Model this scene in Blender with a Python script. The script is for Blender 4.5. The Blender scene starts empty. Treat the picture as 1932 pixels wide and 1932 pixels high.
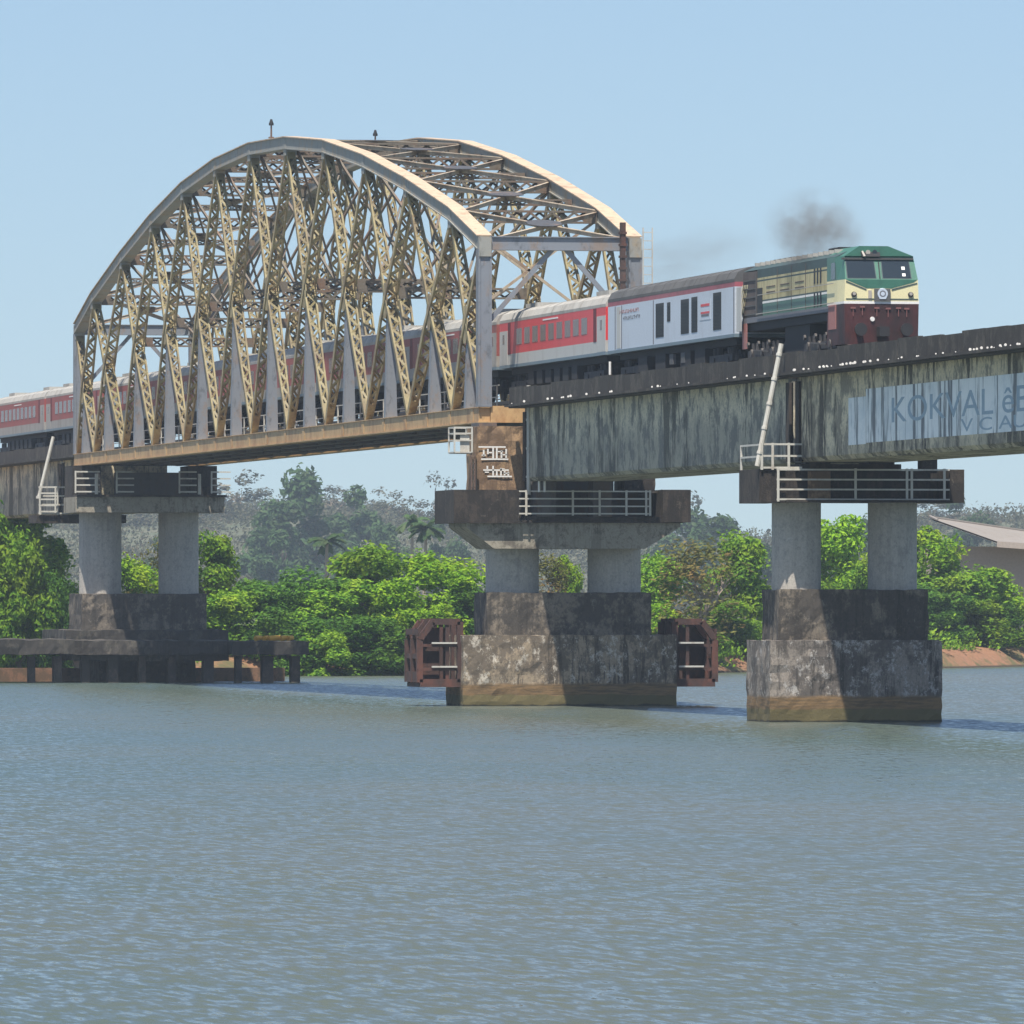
import bpy, math, random
from mathutils import Vector, Matrix, noise
R = math.radians
SC = bpy.context.scene
COL = SC.collection

# ------------------------------------------------------------------ camera
cam_d = bpy.data.cameras.new("camera")
cam = bpy.data.objects.new("camera", cam_d)
COL.objects.link(cam)
cam.location = (1.219, 12.316, 4.298)
cam.rotation_euler = (R(90), 0, -0.187755)
cam_d.sensor_width = 36
cam_d.lens = 36 * 17063.5 / 1932
cam_d.shift_y = 173.54 / 1932
cam_d.clip_start = 1
cam_d.clip_end = 9000
SC.camera = cam

# ------------------------------------------------------------------ light
SUN = Vector((-0.20, -0.40, 1.0)).normalized()
w = bpy.data.worlds.new("World")
SC.world = w
w.use_nodes = True
nt = w.node_tree
bg = nt.nodes['Background']
sky = nt.nodes.new('ShaderNodeTexSky')
sky.sky_type = 'NISHITA'
sky.sun_disc = False
sky.sun_elevation = math.asin(SUN.z)
sky.sun_rotation = math.atan2(SUN.x, SUN.y)
sky.air_density = 1.0
sky.dust_density = 0.8
sky.ozone_density = 4.0
tcw = nt.nodes.new('ShaderNodeTexCoord')          # look the sky up a little higher: a clear band without the yellow horizon glow
mpw = nt.nodes.new('ShaderNodeMapping')
mpw.inputs['Location'].default_value = (0, 0, 0.054)
nt.links.new(tcw.outputs['Generated'], mpw.inputs['Vector'])
nt.links.new(mpw.outputs[0], sky.inputs[0])
nt.links.new(sky.outputs[0], bg.inputs[0])
bg.inputs[1].default_value = 0.092
sd = bpy.data.lights.new("sun", 'SUN')
sd.energy = 4.9
sd.angle = R(0.6)
sd.color = (1, 0.94, 0.84)
sun = bpy.data.objects.new("sun", sd)
COL.objects.link(sun)
sun.rotation_euler = SUN.to_track_quat('Z', 'Y').to_euler()
SC.view_settings.view_transform = 'Standard'
SC.view_settings.look = 'None'
SC.view_settings.exposure = 0.57
SC.view_settings.gamma = 1
SC.cycles.max_bounces = 6
SC.cycles.volume_bounces = 0
SC.cycles.volume_max_steps = 64
SC.cycles.transparent_max_bounces = 8

# ------------------------------------------------------------------ materials
def new_mat(name):
    m = bpy.data.materials.new(name)
    m.use_nodes = True
    n = m.node_tree
    b = n.nodes['Principled BSDF']
    return m, n, b

def nd(n, t, **k):
    o = n.nodes.new(t)
    for a, v in k.items():
        setattr(o, a, v)
    return o

def pos_noise(n, scale, vec=(1, 1, 1), detail=4, rough=0.6, off=0):
    g = nd(n, 'ShaderNodeNewGeometry')
    mp = nd(n, 'ShaderNodeMapping')
    mp.inputs['Scale'].default_value = vec
    mp.inputs['Location'].default_value = (off, off * .7, off * 1.3)
    n.links.new(g.outputs['Position'], mp.inputs['Vector'])
    t = nd(n, 'ShaderNodeTexNoise')
    t.inputs['Scale'].default_value = scale
    t.inputs['Detail'].default_value = detail
    t.inputs['Roughness'].default_value = rough
    n.links.new(mp.outputs[0], t.inputs['Vector'])
    return t.outputs[0]

def step(n, sock, a, b):
    r = nd(n, 'ShaderNodeMapRange')
    r.interpolation_type = 'SMOOTHSTEP'
    r.inputs['From Min'].default_value = a
    r.inputs['From Max'].default_value = b
    n.links.new(sock, r.inputs['Value'])
    return r.outputs[0]

def mul(n, a, b):
    m = nd(n, 'ShaderNodeMath', operation='MULTIPLY')
    n.links.new(a, m.inputs[0])
    if isinstance(b, (int, float)):
        m.inputs[1].default_value = b
    else:
        n.links.new(b, m.inputs[1])
    return m.outputs[0]

def mixc(n, fac, a, b):
    m = nd(n, 'ShaderNodeMix', data_type='RGBA')
    if isinstance(fac, (int, float)):
        m.inputs[0].default_value = fac
    else:
        n.links.new(fac, m.inputs[0])
    for i, c in ((6, a), (7, b)):
        if isinstance(c, tuple):
            m.inputs[i].default_value = (*c, 1)
        else:
            n.links.new(c, m.inputs[i])
    return m.outputs[2]

def posz(n):
    g = nd(n, 'ShaderNodeNewGeometry')
    s = nd(n, 'ShaderNodeSeparateXYZ')
    n.links.new(g.outputs['Position'], s.inputs[0])
    return s.outputs[2]

def bump(n, b, sock, strength=.4, dist=.05):
    u = nd(n, 'ShaderNodeBump')
    u.inputs['Strength'].default_value = strength
    u.inputs['Distance'].default_value = dist
    n.links.new(sock, u.inputs['Height'])
    n.links.new(u.outputs[0], b.inputs['Normal'])

def paint(name, col, dirt=(.05, .04, .03), amount=.35, rough=.55, scale=1.5, metal=0, off=0, streak=True):
    m, n, b = new_mat(name)
    a = step(n, pos_noise(n, scale, (1, 1, .35) if streak else (1, 1, 1), 6, .7, off), .62 - amount * .5, .75)
    c = mixc(n, mul(n, a, min(1, amount * 1.6)), col, dirt)
    fine = pos_noise(n, 14, (1, 1, 1), 3, .7, off)
    c2 = mixc(n, mul(n, step(n, fine, .35, .7), .25), c, tuple(x * .6 for x in col))
    n.links.new(c2, b.inputs['Base Color'])
    b.inputs['Roughness'].default_value = rough
    b.inputs['Metallic'].default_value = metal
    bump(n, b, fine, .25, .02)
    return m

def rusty(name, col, rust=(.22, .10, .04), amount=.45, off=0, rough=.6):
    """weathered paint with rust patches and grime"""
    m, n, b = new_mat(name)
    a = step(n, pos_noise(n, 1.1, (1, 1, .6), 6, .7, off), .6 - amount * .35, .68)
    c = mixc(n, mul(n, a, .85), col, rust)
    d = step(n, pos_noise(n, 3.2, (1, 1, .5), 5, .7, off + 9), .52, .7)
    c = mixc(n, mul(n, d, .6), c, tuple(x * .35 for x in col))
    n.links.new(c, b.inputs['Base Color'])
    b.inputs['Roughness'].default_value = rough
    bump(n, b, pos_noise(n, 9, (1, 1, 1), 3, .7, off), .3, .02)
    return m

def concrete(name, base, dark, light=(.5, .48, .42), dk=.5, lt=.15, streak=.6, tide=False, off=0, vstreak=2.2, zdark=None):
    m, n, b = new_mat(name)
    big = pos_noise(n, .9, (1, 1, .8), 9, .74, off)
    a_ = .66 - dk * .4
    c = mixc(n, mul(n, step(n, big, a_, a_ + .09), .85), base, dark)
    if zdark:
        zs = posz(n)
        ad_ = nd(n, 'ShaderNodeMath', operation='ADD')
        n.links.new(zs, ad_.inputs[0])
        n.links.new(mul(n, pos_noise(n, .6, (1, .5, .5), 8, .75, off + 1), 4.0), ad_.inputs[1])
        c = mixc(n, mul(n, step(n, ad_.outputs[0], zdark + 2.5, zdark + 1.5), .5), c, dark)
    st = pos_noise(n, vstreak, (1, .3 if zdark else 1, .06), 6, .8, off + 3)
    gate = pos_noise(n, .35, (1, 1, .5), 3, .6, off + 7)
    c = mixc(n, mul(n, mul(n, step(n, st, .5, .56), step(n, gate, .33, .50)), streak), c, tuple(x * (.22 if zdark else .45) for x in dark))
    sp = pos_noise(n, 2.6, (1, 1, .7), 9, .82, off + 5)
    c = mixc(n, mul(n, step(n, sp, .62 - lt * .3, .68 - lt * .3), min(.9, lt * 2.5)), c, light)
    sp2 = pos_noise(n, 5.5, (1, 1, .8), 6, .8, off + 15)
    c = mixc(n, mul(n, step(n, sp2, .52, .60), .55), c, tuple(x * .8 for x in dark))
    gr = pos_noise(n, 12, (1, 1, 1), 4, .8, off + 2)
    c = mixc(n, mul(n, step(n, gr, .38, .68), .4), c, tuple(x * .5 for x in base))
    if tide:
        z = posz(n)
        wob = mul(n, pos_noise(n, 1.4, (1, 1, 1), 3, .6, off), .25)
        add = nd(n, 'ShaderNodeMath', operation='ADD')
        n.links.new(z, add.inputs[0]); n.links.new(wob, add.inputs[1])
        zz = add.outputs[0]
        band = mixc(n, step(n, pos_noise(n, 4, (.3, .3, 3), 4, .7), .4, .65), (.22, .135, .06), (.12, .08, .04))
        f = step(n, zz, 1.13, .98)
        c = mixc(n, f, c, band)
        low = mixc(n, step(n, zz, .66, .56), band, (.125, .10, .04))
        c = mixc(n, step(n, zz, .66, .56), c, low)
        c = mixc(n, step(n, zz, .22, .15), c, (.02, .018, .012))
    n.links.new(c, b.inputs['Base Color'])
    b.inputs['Roughness'].default_value = .9
    bump(n, b, gr, .5, .04)
    return m

def flat(name, col, rough=.6, metal=0, spec=None):
    m, n, b = new_mat(name)
    fine = pos_noise(n, 6, (1, 1, 1), 3, .7)
    c = mixc(n, mul(n, step(n, fine, .4, .7), .3), col, tuple(x * .6 for x in col))
    n.links.new(c, b.inputs['Base Color'])
    b.inputs['Roughness'].default_value = rough
    b.inputs['Metallic'].default_value = metal
    return m

def foliage(name, hi, lo, warm, k=.5):
    m, n, b = new_mat(name)
    n.nodes.remove(b)
    big = pos_noise(n, .45, (1, 1, 1), 3, .6)
    fine = pos_noise(n, 2.6, (1, 1, 1), 3, .7, 4)
    oi = nd(n, 'ShaderNodeObjectInfo')
    c = mixc(n, step(n, fine, .35, .65), lo, hi)
    c = mixc(n, mul(n, step(n, big, .48, .68), k), c, warm)
    hs = nd(n, 'ShaderNodeHueSaturation')
    mr = nd(n, 'ShaderNodeMapRange')
    mr.inputs['To Min'].default_value = .8
    mr.inputs['To Max'].default_value = 1.2
    n.links.new(oi.outputs['Random'], mr.inputs['Value'])
    n.links.new(mr.outputs[0], hs.inputs['Value'])
    n.links.new(c, hs.inputs['Color'])
    d = nd(n, 'ShaderNodeBsdfDiffuse')
    t = nd(n, 'ShaderNodeBsdfTranslucent')
    n.links.new(hs.outputs[0], d.inputs[0])
    n.links.new(hs.outputs[0], t.inputs[0])
    mx = nd(n, 'ShaderNodeMixShader')
    mx.inputs[0].default_value = .35
    n.links.new(d.outputs[0], mx.inputs[1])
    n.links.new(t.outputs[0], mx.inputs[2])
    n.links.new(mx.outputs[0], n.nodes['Material Output'].inputs[0])
    return m

M = {}
M['chord'] = rusty('chord_steel', (.29, .285, .255), (.36, .26, .15), .4, 1)
M['chord_tan'] = rusty('bottom_chord_steel', (.52, .34, .16), (.34, .18, .08), .5, 2)
M['tan'] = rusty('tan_lattice_steel', (.43, .345, .175), (.18, .105, .055), .65, 3)
M['tan2'] = rusty('olive_lattice_steel', (.25, .205, .095), (.12, .08, .04), .6, 8)
M['grey'] = rusty('grey_post_steel', (.20, .215, .24), (.24, .18, .14), .22, 4)
M['brace'] = rusty('brace_steel', (.46, .38, .28), (.22, .13, .08), .5, 5)
M['cover'] = rusty('sunlit_cover_plate', (.56, .42, .29), (.36, .24, .15), .3, 17)  # sun on the chord top painted in: paler tan than the sides
M['strut'] = rusty('dark_strut_steel', (.15, .125, .095), (.18, .10, .06), .5, 19)
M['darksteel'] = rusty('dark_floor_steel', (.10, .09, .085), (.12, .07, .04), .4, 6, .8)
M['plate'] = rusty('plate_steel', (.075, .075, .08), (.2, .13, .09), .3, 7)
M['rust'] = rusty('rusted_fender_steel', (.06, .032, .026), (.15, .055, .035), .4, 11, .85)
M['rail'] = flat('rail_steel', (.16, .10, .07), .5)
M['gal'] = paint('galvanised_rail', (.55, .53, .47), (.25, .15, .08), .3, .6, 3)
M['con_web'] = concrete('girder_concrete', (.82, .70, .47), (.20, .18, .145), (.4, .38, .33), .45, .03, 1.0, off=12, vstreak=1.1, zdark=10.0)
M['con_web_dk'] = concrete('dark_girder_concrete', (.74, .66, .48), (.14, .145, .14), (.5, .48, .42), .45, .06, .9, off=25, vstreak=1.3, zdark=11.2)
M['con_par'] = concrete('parapet_concrete', (.085, .075, .062), (.028, .024, .022), (.45, .42, .38), .6, .03, .5, off=31)
M['con_col'] = concrete('column_concrete', (.50, .46, .40), (.36, .33, .30), (.62, .62, .6), .3, .12, .2, off=41)
M['con_cap'] = concrete('cap_concrete', (.36, .32, .25), (.12, .10, .08), (.45, .42, .36), .35, .03, .4, off=52)
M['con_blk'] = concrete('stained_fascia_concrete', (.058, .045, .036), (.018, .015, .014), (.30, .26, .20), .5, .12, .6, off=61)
M['con_low'] = concrete('footing_concrete', (.36, .28, .19), (.10, .08, .06), (.66, .60, .50), .55, .30, .95, True, off=71, vstreak=3.2)
M['con_low2'] = concrete('footing_concrete_grey', (.28, .24, .20), (.08, .068, .06), (.55, .52, .48), .5, .28, .95, True, off=83, vstreak=3.2)
M['con_up'] = concrete('plinth_concrete', (.22, .18, .135), (.04, .036, .034), (.42, .38, .32), .56, .16, .5, off=94)
M['con_brown'] = concrete('brown_pedestal_concrete', (.38, .245, .135), (.16, .10, .06), (.5, .42, .32), .5, .08, .5, off=99)
M['con_plat'] = concrete('jetty_concrete', (.10, .088, .07), (.035, .03, .028), (.4, .36, .3), .6, .04, .4, off=102)
M['white'] = paint('white_paint', (.80, .78, .74), (.4, .35, .3), .2, .7, 2)
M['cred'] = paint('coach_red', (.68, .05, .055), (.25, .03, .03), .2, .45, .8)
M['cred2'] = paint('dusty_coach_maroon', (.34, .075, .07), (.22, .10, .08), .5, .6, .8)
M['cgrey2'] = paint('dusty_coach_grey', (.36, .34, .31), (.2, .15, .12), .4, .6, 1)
M['creddk'] = flat('coach_door_recess_red', (.13, .008, .012), .6)
M['cgrey'] = paint('coach_pale_grey', (.52, .51, .48), (.25, .2, .17), .3, .5, 1)
M['cwin'] = paint('coach_tinted_window', (.17, .12, .11), (.3, .05, .05), .3, .25, 1.2, streak=False)
M['roof'] = paint('coach_roof_grey', (.42, .40, .36), (.16, .14, .12), .4, .7, .8)
M['roofdk'] = paint('sooty_roof', (.10, .10, .10), (.04, .04, .04), .5, .8, .9)
M['blue'] = flat('solebar_blue', (.16, .22, .26), .6)
M['under'] = flat('underframe_black', (.022, .022, .025), .8)
M['undergrey'] = flat('underframe_box_grey', (.10, .10, .10), .8)
M['gen'] = paint('generator_van_pale', (.55, .61, .69), (.35, .35, .36), .25, .5, .7)
M['genred'] = paint('generator_van_red_strip', (.38, .10, .13), (.15, .06, .06), .4, .6, 1)
M['grille'] = flat('black_grille', (.018, .02, .022), .6)
M['green'] = paint('loco_green', (.06, .155, .115), (.05, .07, .06), .35, .45, 1)
M['greenlt'] = paint('loco_front_green', (.05, .165, .115), (.03, .08, .06), .35, .4, 2)
M['greendk'] = paint('loco_roof_green', (.05, .085, .085), (.02, .03, .03), .4, .6, 1)
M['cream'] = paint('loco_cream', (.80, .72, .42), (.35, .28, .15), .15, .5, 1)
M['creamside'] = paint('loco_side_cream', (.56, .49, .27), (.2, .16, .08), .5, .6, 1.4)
M['maroon'] = paint('loco_maroon', (.085, .016, .016), (.014, .009, .009), .85, .6, 1.6)
M['pink'] = paint('loco_faded_red', (.40, .17, .15), (.2, .1, .09), .3, .7, 2)
M['pinkdk'] = flat('dusty_grab_rail', (.22, .09, .08), .7)
M['brown'] = paint('radiator_brown', (.12, .095, .085), (.05, .04, .04), .4, .8, 1)
M['sill'] = flat('loco_sill_grey', (.16, .16, .18), .6)
M['bogie'] = paint('oily_bogie', (.04, .036, .036), (.2, .17, .15), .3, .7, 4)
M['bogiepale'] = flat('dusty_axle_boxes', (.10, .088, .08), .7)
M['pale'] = flat('pale_metal', (.42, .38, .33), .5)
M['earth'] = concrete('red_earth', (.24, .13, .075), (.12, .08, .045), (.4, .3, .2), .4, .05, 0, off=120)
M['sheet'] = paint('roof_sheet', (.27, .24, .21), (.2, .15, .12), .3, .7, 1)
M['fascia'] = flat('beige_fascia', (.42, .35, .29), .7)
M['bark'] = flat('bark', (.13, .10, .075), .9)
M['bark_pale'] = flat('pale_bark', (.34, .27, .20), .9)
M['glass'], n_, b_ = new_mat('cab_glass')
b_.inputs['Base Color'].default_value = (.02, .03, .04, 1)
b_.inputs['Roughness'].default_value = .12
M['leaf_bright'] = foliage('bright_leaves', (.30, .48, .03), (.10, .24, .02), (.42, .50, .035), .6)
M['leaf_mid'] = foliage('mid_green_leaves', (.26, .42, .035), (.06, .17, .025), (.38, .46, .045), .5)
M['leaf_dark'] = foliage('dark_green_leaves', (.12, .25, .035), (.033, .095, .02), (.22, .32, .035), .4)
M['leaf_dry'] = foliage('dry_leaves', (.20, .19, .055), (.10, .12, .035), (.26, .15, .06), .7)
M['leaf_far'] = foliage('far_leaves', (.09, .15, .055), (.05, .095, .045), (.13, .13, .07), .4)
M['leaf_fardry'] = foliage('far_dry_scrub', (.14, .14, .09), (.075, .085, .055), (.20, .135, .095), .5)

def graffiti():
    m, n, b = new_mat('painted_notice_panel')
    base = mixc(n, step(n, pos_noise(n, .8, (1, .6, 1), 5, .7, 7), .4, .62), (.92, .93, .88), (.76, .80, .78))
    st = pos_noise(n, 1.9, (1, .8, .05), 5, .75, 3)
    c = mixc(n, mul(n, step(n, st, .53, .59), .85), base, (.09, .10, .11))
    n.links.new(c, b.inputs['Base Color'])
    b.inputs['Roughness'].default_value = .8
    return m
M['panel'] = graffiti()
M['letters'] = flat('faded_blue_letters', (.36, .46, .52), .8)
M['letters2'] = flat('faded_pale_letters', (.50, .62, .66), .8)

# ------------------------------------------------------------------ mesh builder
class MB:
    def __init__(s):
        s.v = []; s.f = []; s.m = []
    def add(s, vs, fs, mi=0):
        o = len(s.v)
        s.v += [Vector(p) for p in vs]
        s.f += [tuple(i + o for i in f) for f in fs]
        s.m += [mi] * len(fs)
    def box(s, x0, x1, y0, y1, z0, z1, mi=0):
        s.add([(x0, y0, z0), (x1, y0, z0), (x1, y1, z0), (x0, y1, z0), (x0, y0, z1), (x1, y0, z1), (x1, y1, z1), (x0, y1, z1)],
              [(0, 3, 2, 1), (4, 5, 6, 7), (0, 1, 5, 4), (1, 2, 6, 5), (2, 3, 7, 6), (3, 0, 4, 7)], mi)
    def beam(s, a, b, w, h, side=(1, 0, 0), mi=0, w2=None, h2=None):
        """box from a to b; w along `side`, h along the third axis"""
        a = Vector(a); b = Vector(b); d = (b - a).normalized()
        u = Vector(side); u = (u - d * u.dot(d)).normalized(); v = d.cross(u)
        w2 = w if w2 is None else w2; h2 = h if h2 is None else h2
        vs = []
        for p, ww, hh in ((a, w, h), (b, w2, h2)):
            for su, sv in ((-1, -1), (1, -1), (1, 1), (-1, 1)):
                vs.append(p + u * su * ww / 2 + v * sv * hh / 2)
        s.add(vs, [(3, 2, 1, 0), (4, 5, 6, 7), (0, 1, 5, 4), (1, 2, 6, 5), (2, 3, 7, 6), (3, 0, 4, 7)], mi)
    def tube(s, a, b, r0, r1=None, n=8, mi=0, caps=True):
        a = Vector(a); b = Vector(b); d = (b - a).normalized()
        r1 = r0 if r1 is None else r1
        u = d.orthogonal().normalized(); v = d.cross(u)
        vs = [];
        for p, r in ((a, r0), (b, r1)):
            for i in range(n):
                t = 2 * math.pi * i / n
                vs.append(p + (u * math.cos(t) + v * math.sin(t)) * r)
        fs = [(i, (i + 1) % n, n + (i + 1) % n, n + i) for i in range(n)]
        if caps:
            fs += [tuple(range(n - 1, -1, -1)), tuple(range(n, 2 * n))]
        s.add(vs, fs, mi)
    def prism_y(s, poly, y0, y1, mi=0):
        """poly = (x,z) list, extruded along y"""
        n = len(poly)
        vs = [(x, y0, z) for x, z in poly] + [(x, y1, z) for x, z in poly]
        fs = [tuple(range(n)), tuple(range(2 * n - 1, n - 1, -1))] + [(i, n + i, n + (i + 1) % n, (i + 1) % n) for i in range(n)]
        s.add(vs, fs, mi)
    def prism_x(s, poly, x0, x1, mi=0):
        n = len(poly)
        vs = [(x0, y, z) for y, z in poly] + [(x1, y, z) for y, z in poly]
        fs = [tuple(range(n - 1, -1, -1)), tuple(range(n, 2 * n))] + [(i, (i + 1) % n, n + (i + 1) % n, n + i) for i in range(n)]
        s.add(vs, fs, mi)
    def build(s, name, mats, parent=None, smooth=False, bevel=0):
        if not isinstance(mats, (list, tuple)):
            mats = [mats]
        o3 = parent['_base'] if parent is not None and '_base' in parent else (0, 0, 0)
        o3 = Vector(o3)
        me = bpy.data.meshes.new(name)
        me.from_pydata([p - o3 for p in s.v], [], s.f)
        for m in mats:
            me.materials.append(m)
        me.polygons.foreach_set('material_index', s.m)
        me.update()
        ob = bpy.data.objects.new(name, me)
        COL.objects.link(ob)
        if parent is not None:
            ob['_base'] = tuple(o3)
            ob.parent = parent
        if bevel:
            bv = ob.modifiers.new('bevel', 'BEVEL')
            bv.width = bevel; bv.segments = 1; bv.limit_method = 'ANGLE'
        if smooth:
            me.polygons.foreach_set('use_smooth', [True] * len(me.polygons))
            me.update()
        return ob

def thing(name, loc, label, cat, group=None):
    o = bpy.data.objects.new(name, None)
    COL.objects.link(o)
    o.location = loc
    o['_base'] = tuple(loc)
    o['label'] = label; o['category'] = cat
    if group: o['group'] = group
    return o
def tag(o, label, cat, group=None):
    o['label'] = label; o['category'] = cat
    if group: o['group'] = group
    return o

# shorthand from measurements: point at depth D that sits at photo coordinate (1932 wide)
def tx(px, D): return (px + 2266) * D / 17266
def zz(py, D): return 4.3 + (1139 - py) * D / 17266
def dd(px, t): return 17266 * t / (px + 2266)
T = 74.9            # track centre line

# ------------------------------------------------------------------ water and land
def make_water():
    mb = MB()
    mb.add([(-900, -60, 0), (1700, -60, 0), (1700, 3000, 0), (-900, 3000, 0)], [(0, 1, 2, 3)])
    m, n, b = new_mat('river_water')
    b.inputs['Base Color'].default_value = (.11, .125, .11, 1)
    b.inputs['Roughness'].default_value = .13
    b.inputs['IOR'].default_value = 1.33
    reflection_tint = step(n, pos_noise(n, .012, (1, .5, 1), 5, .65, 4), .42, .6)  # brownish patches painted into the base colour in place of pier reflections
    n.links.new(mixc(n, reflection_tint, (.070, .098, .086), (.096, .106, .080)), b.inputs['Base Color'])
    g = nd(n, 'ShaderNodeNewGeometry')
    def wav(sc, vec, det, off, rot=0):
        mp = nd(n, 'ShaderNodeMapping')
        mp.inputs['Scale'].default_value = vec
        mp.inputs['Rotation'].default_value = (0, 0, rot)
        mp.inputs['Location'].default_value = (off, off, 0)
        n.links.new(g.outputs['Position'], mp.inputs['Vector'])
        t = nd(n, 'ShaderNodeTexNoise')
        t.inputs['Scale'].default_value = sc
        t.inputs['Detail'].default_value = det
        t.inputs['Roughness'].default_value = .6
        n.links.new(mp.outputs[0], t.inputs['Vector'])
        return t.outputs[0]
    big = wav(.05, (1, .35, 1), 2, 9)
    amp = nd(n, 'ShaderNodeMapRange')
    amp.inputs['From Min'].default_value = .35; amp.inputs['From Max'].default_value = .65
    amp.inputs['To Min'].default_value = .75; amp.inputs['To Max'].default_value = 1.2
    n.links.new(big, amp.inputs['Value'])
    def slope(sc1, v1, k1, sc2, v2, k2, off):
        x = nd(n, 'ShaderNodeMath', operation='SUBTRACT'); x.inputs[1].default_value = .5
        n.links.new(wav(sc1, v1, 3, off, -.08), x.inputs[0])
        y = nd(n, 'ShaderNodeMath', operation='SUBTRACT'); y.inputs[1].default_value = .5
        n.links.new(wav(sc2, v2, 3, off + 20, .12), y.inputs[0])
        a_ = nd(n, 'ShaderNodeMath', operation='ADD')
        n.links.new(mul(n, x.outputs[0], k1), a_.inputs[0]); n.links.new(mul(n, y.outputs[0], k2), a_.inputs[1])
        return mul(n, a_.outputs[0], amp.outputs[0])
    sx = slope(6.0, (1, .20, 1), .4, 1.6, (.9, .35, 1), .2, 3)
    sy0 = slope(5.4, (1, .19, 1), .95, 1.5, (.8, .32, 1), .5, 60)
    yr = nd(n, 'ShaderNodeMapRange')
    yr.inputs['From Min'].default_value = -.22; yr.inputs['From Max'].default_value = .22
    yr.inputs['To Min'].default_value = -.32; yr.inputs['To Max'].default_value = .03
    n.links.new(sy0, yr.inputs['Value'])
    sy = yr.outputs[0]
    cb = nd(n, 'ShaderNodeCombineXYZ'); cb.inputs[2].default_value = 1
    n.links.new(sx, cb.inputs[0]); n.links.new(sy, cb.inputs[1])
    nv = nd(n, 'ShaderNodeVectorMath', operation='NORMALIZE')
    n.links.new(cb.outputs[0], nv.inputs[0])
    n.links.new(nv.outputs[0], b.inputs['Normal'])
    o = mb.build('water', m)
    o['kind'] = 'structure'
make_water()

def bank_D(t):
    return 546 + (t - 92) * .5 + max(0, t - 117) * 1.1 + 2 * noise.noise(Vector((t * .08, 0, 3))) + 1.2 * noise.noise(Vector((t * .4, 5, 3)))
def ground_z(x, y):
    d = y - bank_D(min(max(x, 30), 200))
    if d < 0: return -1.2 + max(-1, d * .1)
    z = -1.2 + min(d, 5) * .48 + .35 * noise.noise(Vector((x * .3, y * .3, 0)))
    z += max(0, min(1, (d - 5) / 40)) * .8
    # hills
    s = max(0, min(1, (y - 1400) / 600)); s = s * s * (3 - 2 * s)
    h = 19.5 + 8 * noise.noise(Vector((x * .006, y * .003, 2.3)))
    u = (x / y) * 17266 - 2266          # bearing, used once to shape the ridge the river valley shows
    h *= 1.15 if u < 650 else (1.15 - .45 * min(1, (u - 650) / 350))
    if u > 1550: h += 7 * min(1, (u - 1550) / 400)
    return z + s * h
def make_ground():
    mb = MB()
    xs = [x for x in range(-300, 40, 20)] + [40 + i * 2.5 for i in range(70)] + [215 + 12 * i for i in range(75)]
    ys = [528 + i * 1.5 for i in range(90)] + [663 + 9 * i for i in range(60)] + [1200 + 18 * k for k in range(75)] + [2700, 3000]
    vs = [(x, y, ground_z(x, y) - (0 if y < 2250 else (y - 2250) * .03)) for y in ys for x in xs]
    W = len(xs)
    fs = [(j * W + i, j * W + i + 1, (j + 1) * W + i + 1, (j + 1) * W + i) for j in range(len(ys) - 1) for i in range(W - 1)]
    mb.add(vs, fs)
    m, n, b = new_mat('river_bank_earth')
    c = mixc(n, step(n, pos_noise(n, .25, (1, 1, 1), 5, .7), .42, .6), (.28, .14, .075), (.11, .10, .04))
    g = nd(n, 'ShaderNodeNewGeometry'); s = nd(n, 'ShaderNodeSeparateXYZ')
    n.links.new(g.outputs['Position'], s.inputs[0])
    c = mixc(n, step(n, s.outputs[1], 640, 740), c, mixc(n, step(n, pos_noise(n, .12, (1, 1, 1), 6, .75), .4, .6), (.13, .125, .08), (.08, .095, .05)))
    c = mixc(n, step(n, s.outputs[2], .18, .05), c, (.05, .035, .02))
    n.links.new(c, b.inputs['Base Color'])
    b.inputs['Roughness'].default_value = 1
    bump(n, b, pos_noise(n, 1.5, (1, 1, 1), 5, .8), .8, .3)
    o = mb.build('ground', m, smooth=True)
    o['kind'] = 'structure'
make_ground()

# ------------------------------------------------------------------ steel truss span
EB = 12.35                                   # bottom chord centre height
D_END, D_FAR = 389.4, 512.4
NODES = [D_END] + [396.2 + 10.95 * i for i in range(11)] + [D_FAR]
HT = [19.65, 21.15, 22.95, 24.5, 25.7, 26.4, 26.65, 26.4, 25.7, 24.5, 22.95, 21.15, 19.65]
XN, XF = T - 3.25, T + 3.25
truss = thing('truss_span', (T, 450, 12.0), 'arched steel lattice railway truss spanning between the left and middle piers, train running inside it', 'truss bridge')

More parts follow.
